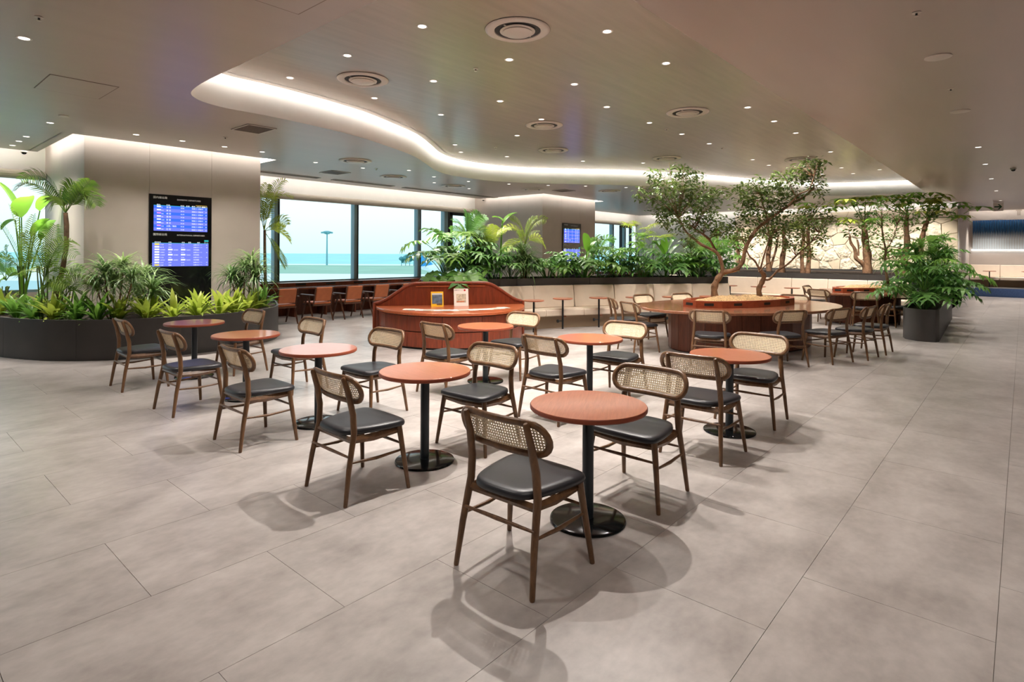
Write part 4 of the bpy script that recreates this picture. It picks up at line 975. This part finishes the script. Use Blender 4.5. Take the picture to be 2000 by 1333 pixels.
def palmate_mb(n, L, W, pet=.25, droop=.25):
    mb = MB(); mb.tube([(0,0,0),(pet*.5,0,pet*.35),(pet,0,pet*.5)], [.006,.005,.004], 5, cap=False); c = Vector((pet, 0, pet*.5))
    for i in range(n):
        a = 2*PI*(i+.5)/n; d = Vector((math.cos(a), math.sin(a), 0)); ln = L*(1+.25*math.cos(a))
        mb.ribbon([c, c+d*ln*.3+Vector((0,0,.02)), c+d*ln*.65+Vector((0,0,-.1*ln*droop)), c+d*ln+Vector((0,0,-ln*droop))], [W*.15, W*.75, W, W*.08], (-d.y, d.x, 0), .2)
    return mb
def fan_mb(n, L, pet):
    mb = MB(); mb.tube([(0,0,0),(pet*.4,0,pet*.75),(pet*.7,0,pet)], [.008,.007,.006], 5, cap=False); c = Vector((pet*.7, 0, pet))
    for i in range(n):
        a = -2.3+4.6*i/(n-1); d = Vector((math.cos(a)*.9, math.sin(a), .35*math.cos(a))).normalized(); ln = L*(1-.12*abs(a)/2.3)
        mb.ribbon([c, c+d*ln*.6, c+d*ln-Vector((0,0,ln*.25))], [.006, L*.055, .003], d.cross(Vector((0,0,1))), .3)
    return mb
LOBE = [lobed_mb(.62, .44, 1.2, 6, .078, -.5, i).mesh('lobed_leaf', G_DARK, 50, fix=False) for i in range(3)] + [lobed_mb(.85, .5, 1.3, 7, .07, -.7, 5).mesh('lobed_leaf', G_MID, 50, fix=False)]
LOBB = [lobed_mb(.52, .36, 1.1, 5, .12, -.6, 7+i).mesh('monstera_leaf', G_MID if i else G_DARK, 50, fix=False) for i in range(2)]
LANC = [lance_mb(L, W, a, b).mesh('lance_leaf', G_BRIGHT, 50, fix=False) for L, W, a, b in ((.36,.034,1.2,.1),(.32,.03,.8,-.4),(.40,.036,1.35,.5))]
LANG = [lance_mb(L, W, a, b).mesh('lance_leaf', G_MID, 50, fix=False) for L, W, a, b in ((.36,.032,1.2,.1),(.32,.03,.7,-.5),(.42,.034,1.4,.4))]
TUFT = [tuft_mb(95, .56, .012, i, -.35, 1.5, 2.0).mesh('leaf_tuft', G_STRAP, 50, fix=False) for i in range(3)]
PALM_ = [palmate_mb(n, .26, .05).mesh('palmate_leaf', G_BRIGHT if i else G_BAN, 50, fix=False) for i, n in enumerate((6, 7))]  # lime tone stands in for cove light on the treetop leaves
FROND = [frond_mb(bez((0,0,0), (.25*s,0,.75*s), (.85*s,0,.72*s), 8), 22, .26, .013).mesh('frond', g, 50, fix=False) for s, g in ((.9, G_PALM), (1.1, G_PALM), (.9, G_BRIGHT))]
FAN = fan_mb(15, .30, .5).mesh('fan_leaf', G_BRIGHT, 50, fix=False)
def plant(name, label, cat, p, group): return thing(name, label, cat, p, 0, group)
def ring(root, meshes, n, name, z=0.0, s=(.8, 1.1), tilt=.25, off=.03, a0=None, span=2*PI):
    a0 = RP.uniform(0, 6) if a0 is None else a0
    for i in range(n):
        a = a0+span*i/n+RP.uniform(-.3, .3); inst(name, RP.choice(meshes), root, T(math.cos(a)*off, math.sin(a)*off, z, a, RP.uniform(*s), ry=RP.uniform(-tilt, tilt)))
def stem(root, p0, p1, r=.016, mat=None, bow=.03):
    p0, p1 = Vector(p0), Vector(p1); m_ = (p0+p1)/2+Vector((RP.uniform(-bow, bow), RP.uniform(-bow, bow), 0)); MB().tube(bez(p0, m_, p1, 4), [r, r*.95, r*.9, r*.85, r*.8], 7).build('stem', mat or M_STALK, root, smooth=60)
def at(px, D, z): p = PD(px, 496, D); p.z = z; return p
# ---------- left planter
ZL = .54
def fronds_px(root, base, crown, D, lst, mat, ll=.26, nl=24, w=.013, dep=.0):
    for cx_, cy_, tx_, ty_ in lst:
        dd = RP.uniform(-dep, dep); c = PD(crown[0], crown[1], D)-base; pth = bez(c, PD(cx_, cy_, D+dd*.5)-base, PD(tx_, ty_, D+dd)-base, 9)
        frond_mb(pth, nl, ll, w).build('frond', mat, root, smooth=50, fix=False)
b = at(106, 9.2, ZL); r = plant('palm_tree', 'slender palm with a curved trunk before the left column', 'palm', b, 'palms at the left column')
MB().tube([PD(x, y, 9.2)-b for x, y in ((104,607),(110,570),(122,530),(130,480),(130,440),(128,416))], [.045,.04,.036,.034,.036,.03], 9).build('trunk', M_BARKD, r, smooth=60)
fronds_px(r, b, (128,416), 9.2, [(95,318,40,352),(70,330,30,372),(162,342,188,402),(160,370,176,352),(118,360,104,402),(140,340,150,372)], G_PALM, .26, 26, .014, .3)
b = at(42, 10.6, ZL); r = plant('banana_plant', 'tall plant with broad lime paddle leaves against the bright window at far left', 'plant', b, 'large plants in the left planter')
for (sx_, sy_, tx_, ty_, W) in ((38,425,-12,352,.20),(42,425,56,384,.21),(78,412,106,384,.14),(30,430,2,450,.12),(80,470,108,430,.13),(62,462,98,428,.10)):
    paddle_mb(Vector((RP.uniform(-.04,.04), RP.uniform(-.04,.04), 0)), PD(sx_, sy_, 10.6)-b, PD(tx_, ty_, 10.6+RP.uniform(-.3,.3))-b, W).build('leaf', G_BAN, r, smooth=50, fix=False)
for i, (px, D, lst, lab) in enumerate([
    (52, 9.9, [(20,460,-8,430),(60,440,92,455),(35,440,18,400),(55,480,96,505),(30,500,-5,500),(60,450,66,420)], 'clumping areca palm with thin canes at far left'),
    (88, 9.1, [(95,470,150,500),(110,450,148,475),(70,470,48,455),(105,500,160,535),(75,510,40,540),(95,480,108,440),(90,520,130,560)], 'dark feathery areca palm in the middle of the left palms'),
    (128, 9.15, [(150,530,188,560),(135,520,160,525),(110,540,92,560),(140,550,172,590)], 'low feathery palm beside the striped grasses at left'),
    (12, 10.2, [(0,520,-25,510),(30,520,40,540),(10,500,15,480),(5,540,-10,560)], 'bright green palm cut by the left edge of the picture')]):
    b = at(px, D, ZL); r = plant('areca_palm', lab, 'palm', b, 'palms at the left column')
    for k in range(5): stem(r, (RP.uniform(-.08,.08), RP.uniform(-.08,.08), 0), (RP.uniform(-.12,.12), RP.uniform(-.12,.12), PD(px, 520 if i < 2 else 560, D).z-ZL), .011, M_STALK)
    fronds_px(r, b, (px, 548 if i != 2 else 580), D, lst, G_PALM if i != 3 else G_MID, .24, 24, .011, .3)
for i, (lab, D, tufts) in enumerate([
    ('large striped grassy dracaena left of the flight board', 9.1, [(205,540),(240,528),(222,560),(258,550),(190,565)]),
    ('smaller striped dracaena overlapping the left edge of the flight board', 9.7, [(280,550),(268,575),(296,575)]),
    ('striped dracaena right of the flight board with bare stems', 10.9, [(478,530),(452,548),(500,548),(470,560),(492,520)])]):
    px = sum(t[0] for t in tufts)/len(tufts); b = at(px, D, ZL); r = plant('dracaena', lab, 'plant', b, 'dracaenas at the left column')
    for k, (tx_, ty_) in enumerate(tufts):
        q = PD(tx_, ty_, D+RP.uniform(-.15,.15))-b; stem(r, (q.x*.3, q.y*.3, 0), q, .013, M_BARK); inst('leaf_tuft', TUFT[k % 3], r, T(*q, RP.uniform(0, 6), RP.uniform(.9, 1.1)))
b = at(520, 12.4, ZL); r = plant('palm_tree', 'backlit yellow-green palm beside the window, right of the left column', 'palm', b, 'palms at the left column')
stem(r, (0,0,0), PD(517, 450, 12.4)-b, .035, M_BARKD); fronds_px(r, b, (516,452), 12.4, [(520,360,572,385),(535,350,557,352),(510,380,522,360),(545,440,566,470),(530,470,556,520),(545,420,560,440),(505,400,500,370)], G_BRIGHT, .30, 26, .015, .3)
low = [(2.78,10.52),(3.10,10.32),(3.45,10.20),(3.80,10.16),(4.15,10.20),(4.48,10.36),(4.78,10.56),(5.06,10.80),(3.30,10.72),(3.95,10.62),(4.5,10.82),(5.4,11.2),(5.84,12.4)]
ord_ = ['first','second','third','fourth','fifth','sixth','seventh','eighth','ninth','tenth','eleventh','twelfth','thirteenth']
for i, (x, y) in enumerate(low):
    r = plant('bedding_plant', ('%s lime-green leafy plant from the left along the front of the curved planter' % ord_[i]) if i < 8 else ['lime-green leafy plant behind the front row, below the striped dracaena','lime-green leafy plant behind the front row, below the flight board','lime-green leafy plant behind the front row, below the right dracaena','greener leafy plant near the right end of the curved planter','green leafy plant at the right end of the curved planter, by the armchairs'][i-8], 'plant', (x, y, ZL), 'bedding plants in the curved planter')
    ms = LANC if i < 11 else LANG; ring(r, ms, 26, 'leaf', 0, (.85, 1.3) if i < 12 else (.45, .62), .35, .04)
for i, (x, y) in enumerate([(1.72,12.9),(1.80,12.1),(1.92,11.55),(2.10,11.1),(2.32,10.8),(2.52,10.55),(2.2,11.7),(2.1,12.5)]):
    r = plant('bedding_plant', 'mid-green leafy plant at the left part of the curved planter, %s from the left edge' % ord_[i], 'plant', (x, y, ZL), 'bedding plants in the curved planter'); ring(r, LANG if i % 3 else LANC, 26, 'leaf', 0, (.85, 1.35), .35, .04)
# ---------- trough behind the banquette
ZT = .99; TL = sub(offset(BL, .42), 0, cum(offset(BL, .42))[-1], 160)
def on_trough(px, back=0.0):
    best = min(TL, key=lambda q: abs((CX+F_PX*(Vector((*q, ZT))-CAM).dot(RT)/(Vector((*q, ZT))-CAM).dot(FW))-px)); p = Vector((*best, ZT)); p += Vector((.55, .83, 0))*back; return p
def depth(p): return (Vector(p)-CAM).dot(FW)
gT_ = 'plants in the trough behind the banquette'
for px, n, sc, h, bk, lab in [
    (872,13,1.05,.55,-.1,'big philodendron whose leaves hang over the red-brown counter'),(905,12,1.0,.5,.1,'philodendron right of the one hanging over the counter'),(940,9,.8,.25,-.15,'low philodendron at the left of the trough below the dracaena'),(965,9,.85,.25,.1,'silvery-lit philodendron near the left of the trough'),(995,8,.8,.2,-.1,'low philodendron left of the grassy dracaena in the trough'),
    (1110,7,.66,.3,.15,'thin-stemmed philodendron before the distant flight board'),(1195,10,.75,.2,-.1,'bushy philodendron right of the distant flight board'),(1225,9,.9,.4,.1,'tall philodendron before the far window'),(1262,9,1.05,.45,0,'large fingered philodendron before the far window frame'),(1375,10,.95,.4,.1,'bright fingered plant behind the left tree'),(1400,9,.9,.3,-.1,'fingered plant near the right end of the trough'),(1420,8,.8,.25,.15,'last fingered plant at the right end of the trough')]:
    p = on_trough(px, bk); r = plant('philodendron', lab, 'plant', p, gT_); ring(r, LOBE if sc > .82 else LOBE[:3], n, 'leaf', .0, (sc*.75, sc*1.15), .3, .05); ring(r, LOBE, max(4, n//2), 'leaf', h*.6, (sc*.8, sc*1.1), .4, .02)
    stem(r, (0,0,0), (0,0,h*.55), .02)
    if px in (872, 905):
        for k in range(6): a = -2.25+.28*(k-2.5); inst('leaf', LOBB[k % 2], r, T(-.2, -.3, .12, a, 1.15, ry=.75+.2*(k % 3)))
for px, n, sc, bk, lab in [(922,9,1.0,.15,'monstera below the palm by the window frame'),(1068,10,.95,0,'dark round-leaved monstera left of the distant flight board'),(1085,8,.8,-.1,'small monstera before the distant flight board'),(1140,9,1.0,-.1,'monstera with reddish stems below the paddle-leaf plant'),(1175,8,.9,-.2,'drooping monstera at the trough edge right of the flight board'),(1245,8,.85,-.2,'low monstera in the trough before the far window'),(1330,9,.95,-.1,'glossy monstera right of the paddle-leaf plant'),(1355,8,.9,-.2,'low monstera below the right dracaena in the trough'),(1290,8,.8,-.2,'low monstera under the paddle-leaf plant')]:
    p = on_trough(px, bk); r = plant('monstera', lab, 'plant', p, gT_); ring(r, LOBB, n+4, 'leaf', 0, (sc*.85, sc*1.25), .35, .04)
for px, tys, bk, lab in [(932,[(932,478),(940,500),(925,505)],.1,'grassy dracaena before the dark window frame'),(1022,[(1020,500),(1030,515),(1012,520),(1026,535)],-.1,'grassy dracaena in the middle of the trough'),(1350,[(1350,488),(1345,515),(1362,520),(1352,535)],0,'grassy dracaena right of the far paddle-leaf plant')]:
    p = on_trough(px, bk); D = depth(p); r = plant('dracaena', lab, 'plant', p, gT_)
    for k, (tx_, ty_) in enumerate(tys): q = PD(tx_, ty_, D)-p; stem(r, (q.x*.4, q.y*.4, 0), q, .013, M_BARK); inst('leaf_tuft', TUFT[k % 3], r, T(*q, k*1.3, 1.1))
for px, crown, lst, mat, bk, lab in [
    (912,(912,466),[(900,430,884,432),(925,410,938,420),(905,450,880,450),(925,440,945,455),(915,410,910,415),(935,425,950,424)],G_DARK,.3,'dark palm before the narrow window light'),
    (958,(958,490),[(950,450,940,445),(975,440,998,448),(960,450,965,440),(945,470,930,478)],G_BRIGHT,.2,'yellow-lit palm left of the single tall paddle leaf'),
    (1026,(1026,478),[(1005,425,978,455),(1020,430,995,425),(1040,420,1067,430),(1050,450,1062,480),(1010,460,985,490),(1030,430,1048,425)],G_BRIGHT,.25,'golden palm fanning before the far column'),
    (1182,(1170,500),[(1150,450,1175,470),(1175,455,1200,470),(1165,470,1150,490)],G_DARK,.45,'dark palm before the far window edge'),
    (1405,(1400,500),[(1380,460,1365,470),(1400,440,1405,445),(1420,455,1440,470),(1385,480,1360,495)],G_MID,.2,'bright palm at the right end of the trough')]:
    p = on_trough(px, bk); D = depth(p); r = plant('palm_tree', lab, 'palm', p, gT_); stem(r, (0,0,0), PD(*crown, D)-p, .018, M_STALK); fronds_px(r, p, crown, D, lst, mat, .26, 24, .015, .5); ring(r, [FROND[2] if mat in (G_BRIGHT, G_MID) else FROND[0]], 3, 'frond', PD(*crown, D).z-p.z-.05, (.5, .65), .3)
for px, lv_, bk, lab in [
    (980,[(980,440,1010,416,.12),(982,432,962,425,.09)],.25,'single tall paddle leaf plant before the far column'),
    (1143,[(1146,492,1142,455,.11),(1146,498,1166,472,.12),(1150,510,1120,505,.08)],.1,'paddle-leaf plant right of the distant flight board'),
    (1302,[(1298,500,1272,470,.10),(1300,495,1296,462,.09),(1306,500,1328,478,.10),(1308,508,1330,500,.08),(1296,510,1280,505,.08),(1304,490,1318,466,.08)],.05,'broad paddle-leaf plant left of the left tree')]:
    p = on_trough(px, bk); D = depth(p); r = plant('paddle_leaf_plant', lab, 'plant', p, gT_)
    for sx_, sy_, tx_, ty_, W in lv_: paddle_mb((RP.uniform(-.03,.03),0,0), PD(sx_, sy_, D)-p, PD(tx_, ty_, D+RP.uniform(-.2,.2))-p, W).build('leaf', G_BAN, r, smooth=50, fix=False)
for px, top, bk, lab in [(1290,455,.35,'yellow fan palm before the far window wall'),(1262,436,.4,'thin fan palm catching light beside the far window')]:
    p = on_trough(px, bk); D = depth(p); r = plant('fan_palm', lab, 'palm', p, gT_); h = PD(px, top, D).z-ZT-.45; stem(r, (0,0,0), (0,0,max(.1,h)), .014); ring(r, [FAN], 5, 'leaf', max(.1,h), (.7,1.0), .25)
# ---------- dark planter at right
gR = 'plants in the right-hand dark planter'
for x, y, n, sc, h, lab in [(13.85,1.46,24,.82,.4,'glossy philodendron filling the near end of the right dark planter'),(14.7,1.5,22,.9,.6,'philodendron behind the first one in the right dark planter'),(15.8,1.55,18,.9,.6,'philodendron halfway along the right dark planter'),(17.2,1.6,12,.8,.5,'philodendron at the far end of the right dark planter')]:
    r = plant('philodendron', lab, 'plant', (x, y, ZL), gR); ring(r, LOBE, n, 'leaf', 0, (sc*.8, sc*1.2), .35, .05); ring(r, LOBE, n//2, 'leaf', h, (sc*.8, sc*1.1), .4, .03); stem(r, (0,0,0), (0,0,h), .03)
for x, y, z, lab in [(14.6,1.42,1.75,'spiky bright green tuft rising above the right dark planter'),(15.6,1.5,1.8,'second spiky bright tuft above the right dark planter')]:
    r = plant('umbrella_sedge', lab, 'plant', (x, y, ZL), gR)
    for k in range(14):
        q = (RP.uniform(-.42,.42), RP.uniform(-.3,.3), z-ZL+RP.uniform(-.45,.2)); stem(r, (q[0]*.2, q[1]*.2, 0), q, .007); tm_ = SED[k % 2] if 'SED' in globals() else None
        if tm_ is None: SED = [tuft_mb(34, .26, .009, 60+i, -.35, 1.0, .6).mesh('leaf_tuft', G_MID, 50, fix=False) for i in range(2)]; tm_ = SED[0]
        inst('leaf_tuft', tm_, r, T(*q, k, 1.0))
# ---------- trees
def leaves_mb(clusters, n, L, W, rnd, flat=.8):
    mb = MB()
    for c, r_ in clusters:
        for k in range(int(n*(r_/.3)**2)):
            while True:
                d = Vector((rnd.uniform(-1,1), rnd.uniform(-1,1), rnd.uniform(-1,1)))
                if d.length < 1: break
            p = c+Vector((d.x, d.y, d.z*flat))*r_; a = rnd.uniform(0, 2*PI); e = rnd.uniform(-.9, .45); t = Vector((math.cos(a)*math.cos(e), math.sin(a)*math.cos(e), math.sin(e))); ln = L*rnd.uniform(.6, 1.15)
            sd = t.cross(Vector((0,0,1))).normalized(); sd = (sd+Vector((0,0,rnd.uniform(-.6,.6)))).normalized(); up_ = Vector((0,0,ln*.06))
            mb.add([p, p+t*ln*.5-sd*W+up_, p+t*ln-up_, p+t*ln*.5+sd*W+up_], [(0,1,2,3)])
    return mb
def tree(root, base, trunks, clusters, mat, n, L, W, seed, bark=M_BARK, twig=.008):
    rnd = random.Random(seed); nodes = []
    for D, pts, r0, r1 in trunks:
        P = [PD(x, y, D+(q[0] if q else 0))-base for x, y, *q in pts]; sm = smooth_line([tuple(p) for p in P], 4); k_ = len(sm); nodes += [Vector(p) for p in sm]
        MB().tube(sm, [(r0+(r1-r0)*i/(k_-1))*(1+.12*math.sin(i*1.7)) for i in range(k_)], 9).build('branch' if r0 < .04 else 'trunk', bark, root, smooth=60)
    cl = [(PD(x, y, D)-base, r_) for x, y, D, r_ in clusters]; tw = MB()
    for c, r_ in cl:
        near = min(nodes, key=lambda q: (q-c).length + max(0, (q.z-c.z))*2)
        for k in range(3):
            e = c+Vector((rnd.uniform(-1,1), rnd.uniform(-1,1), rnd.uniform(-.3,1)))*r_*.7; tw.tube(bez(near, (near+e)/2+Vector((rnd.uniform(-.05,.05), rnd.uniform(-.05,.05), .05)), e, 4), [twig, twig*.8, twig*.6, twig*.5, twig*.3], 4, cap=False)
    tw.build('twigs', bark, root, smooth=60)['kind'] = 'stuff'; f = leaves_mb(cl, n, L, W, rnd).build('foliage', mat, root, smooth=0, fix=False); f['kind'] = 'stuff'
ZM = .845
b = PZ(1396, 581, ZM); D = depth(b); r = thing('tree', 'left tree of the communal table with a forked leaning trunk', 'tree', b, 0, 'trees on the communal table')
tree(r, b, [(D,[(1396,582),(1395,562),(1402,545),(1412,532)],.062,.05),(D,[(1412,532),(1408,510),(1398,492),(1370,478),(1350,462),(1338,450),(1325,425)],.036,.014),(D+.1,[(1398,492),(1385,468),(1362,450),(1345,438)],.026,.012),(D,[(1412,532),(1436,527),(1450,512),(1456,486),(1468,462),(1478,448),(1500,430),(1540,402),(1570,385),(1590,365)],.044,.016),(D-.2,[(1540,402),(1560,380),(1580,370),(1590,345)],.018,.008),(D+.1,[(1500,430),(1490,400),(1485,380)],.016,.008)],
    [(1280,345,D,.20),(1262,378,D,.22),(1300,370,D-.3,.26),(1290,405,D,.26),(1325,335,D,.22),(1350,345,D+.2,.22),(1335,375,D,.28),(1365,375,D-.2,.26),(1310,415,D+.2,.26),(1345,410,D,.28),(1380,400,D+.2,.26),(1405,380,D,.2),(1320,440,D-.2,.22),(1360,440,D+.1,.26),(1395,430,D,.24),(1300,432,D,.16),(1410,450,D,.2),(1345,470,D-.2,.16),
     (1450,375,D,.22),(1485,360,D,.22),(1478,390,D+.2,.28),(1510,380,D,.26),(1530,355,D-.2,.26),(1555,340,D,.24),(1580,325,D,.22),(1600,320,D,.16),(1590,352,D,.22),(1545,380,D,.24),(1515,410,D,.24),(1470,420,D,.22),(1450,405,D+.2,.22),(1600,375,D,.14)], G_TREE, 230, .10, .022, 3)
b = PZ(1484, 581, ZM); D = depth(b); r = thing('tree', 'right tree of the communal table with a twisted low trunk', 'tree', b, 0, 'trees on the communal table')
tree(r, b, [(D,[(1484,582),(1482,565),(1488,552),(1492,538),(1484,528)],.05,.036),(D,[(1484,528),(1474,510),(1462,498),(1452,470)],.02,.008),(D,[(1490,545),(1502,546),(1520,528),(1540,515),(1560,495),(1580,478),(1600,455)],.024,.008),(D,[(1484,530),(1492,500),(1502,470),(1512,455)],.018,.008),(D-.1,[(1484,530),(1500,515),(1520,508)],.012,.005)],
    [(1450,460,D,.18),(1435,470,D+.2,.16),(1505,448,D,.18),(1530,445,D,.2),(1555,450,D,.2),(1580,440,D,.18),(1540,480,D,.14),(1580,500,D,.13),(1600,470,D,.14),(1560,425,D,.2),(1480,455,D+.2,.18),(1610,440,D,.14)], G_TREE, 170, .095, .021, 9)
b = PZ(1736, 573, ZM); D = depth(b); r = thing('tree', 'thin light-leaved tree growing from the smaller communal table', 'tree', b, 0, 'trees on the communal table')
tree(r, b, [(D,[(1738,572),(1733,545),(1728,515),(1730,490),(1724,460),(1722,430)],.03,.012),(D,[(1730,490),(1745,465),(1752,440)],.012,.006),(D,[(1733,545),(1755,560)],.008,.004)],
    [(1722,425,D,.24),(1740,430,D+.2,.22),(1705,440,D,.22),(1750,455,D,.2),(1710,465,D,.22),(1735,470,D,.24),(1722,400,D,.2),(1760,430,D,.16),(1700,485,D,.18),(1740,495,D,.2),(1715,505,D,.14),(1755,505,D,.14),(1715,558,D-.1,.12),(1755,562,D,.12),(1770,410,D,.18)], G_MID, 150, .075, .016, 17)
gS = 'trees before the stone wall'
def bedD(px, X=20.2): return X/(FW.x+RT.x*(px-CX)/F_PX)
for seed, px, D, trunks, cl, mat, nn, L, W, lab in [
    (31,1500,20.0,[([(1502,530),(1500,500),(1505,470),(1498,440)],.09,.04),([(1502,530),(1515,490),(1520,460)],.05,.02)],[(1490,430,.5),(1510,440,.5),(1500,465,.4),(1520,455,.35),(1485,455,.35),(1505,410,.35)],G_TREE,60,.16,.045,'leafy tree before the stone wall, behind the two table trees'),
    (32,1527,20.3,[([(1527,534),(1528,505),(1532,480),(1530,450)],.10,.05)],[(1530,440,.45),(1545,450,.4),(1520,470,.35),(1540,475,.35)],G_TREE,60,.15,.04,'thick-stemmed tree before the stone wall at centre right'),
    (33,1572,20.3,[([(1568,535),(1566,500),(1570,460),(1565,430)],.07,.035),([(1577,536),(1580,500),(1578,460),(1580,430)],.08,.04)],[(1590,425,.42),(1570,420,.4),(1610,428,.35),(1560,440,.4),(1590,450,.42),(1570,465,.38),(1605,465,.3),(1575,490,.28),(1560,485,.25),(1600,405,.3),(1625,430,.25)],G_TREE,70,.16,.042,'twin-trunked leafy tree left of the bare stretch of stone wall'),
    (34,1692,20.0,[([(1694,534),(1694,500),(1690,470),(1688,440)],.13,.08),([(1692,530),(1684,515),(1672,505),(1670,488),(1662,475),(1660,462)],.07,.03),([(1676,500),(1677,480),(1675,468)],.03,.015)],[(1660,455,.25),(1680,452,.3),(1700,440,.35),(1690,420,.35)],G_MID,40,.16,.05,'thick straight trunk with a crooked side branch before the stone wall'),
    (35,1766,20.4,[([(1768,536),(1766,505),(1772,475),(1770,440),(1772,420)],.11,.045),([(1768,520),(1758,500),(1757,485)],.05,.03)],[(1770,415,.4),(1780,440,.3),(1755,430,.3)],G_MID,30,.16,.05,'pruned tree with stubby branches before the stone wall'),
    (36,1795,20.2,[([(1796,536),(1797,500),(1800,470),(1808,440),(1815,425)],.10,.04)],[(1812,425,.35),(1825,415,.3),(1800,435,.3)],G_MID,30,.16,.05,'rightmost tree before the stone wall, leaning right'),
    (37,1440,20.5,[([(1440,530),(1442,500),(1438,460)],.08,.04)],[(1430,450,.5),(1450,440,.5),(1440,475,.45),(1425,480,.4),(1455,480,.35)],G_TREE,60,.16,.045,'dense tree at the left end of the stone wall, behind the trunks')]:
    D = bedD(px, 20.0+(seed % 3)*.35); b = at(px, D, ZT); r = thing('tree', lab, 'tree', b, 0, gS); tree(r, b, [(D, p_, r0, r1) for p_, r0, r1 in trunks], [(x, y, D+RP.uniform(-.3,.3), q*.85) for x, y, q in cl], mat, nn*1.1, L*.85, W*.85, seed, twig=.012)
    if seed >= 33:
        ys = {33:[(1600,412),(1620,415),(1585,408)],34:[(1665,402),(1690,385),(1680,440),(1655,440),(1705,395),(1672,395)],35:[(1720,392),(1740,388),(1765,385),(1775,395),(1750,402),(1735,410)],36:[(1790,390),(1815,393),(1840,398),(1830,408),(1860,415),(1875,425),(1800,402),(1850,405)]}.get(seed, [])
        for x, y in ys:
            q = PD(x, y, D+RP.uniform(-.5,.2))-b; q.z = min(q.z, 3.2-ZT); top = PD(trunks[0][0][-1][0], trunks[0][0][-1][1], D)-b
            lf = inst('leaf', PALM_[RP.randint(0,1)], r, T(*q, RP.uniform(0,6), 1.15)); stem(r, top, q, .012, M_STALK, .05); [inst('leaf', PALM_[k_ % 2], r, T(q.x+RP.uniform(-.4,.4), q.y+RP.uniform(-.4,.4), q.z+RP.uniform(-.25,.1), RP.uniform(0,6), RP.uniform(.9,1.25))) for k_ in range(2)]
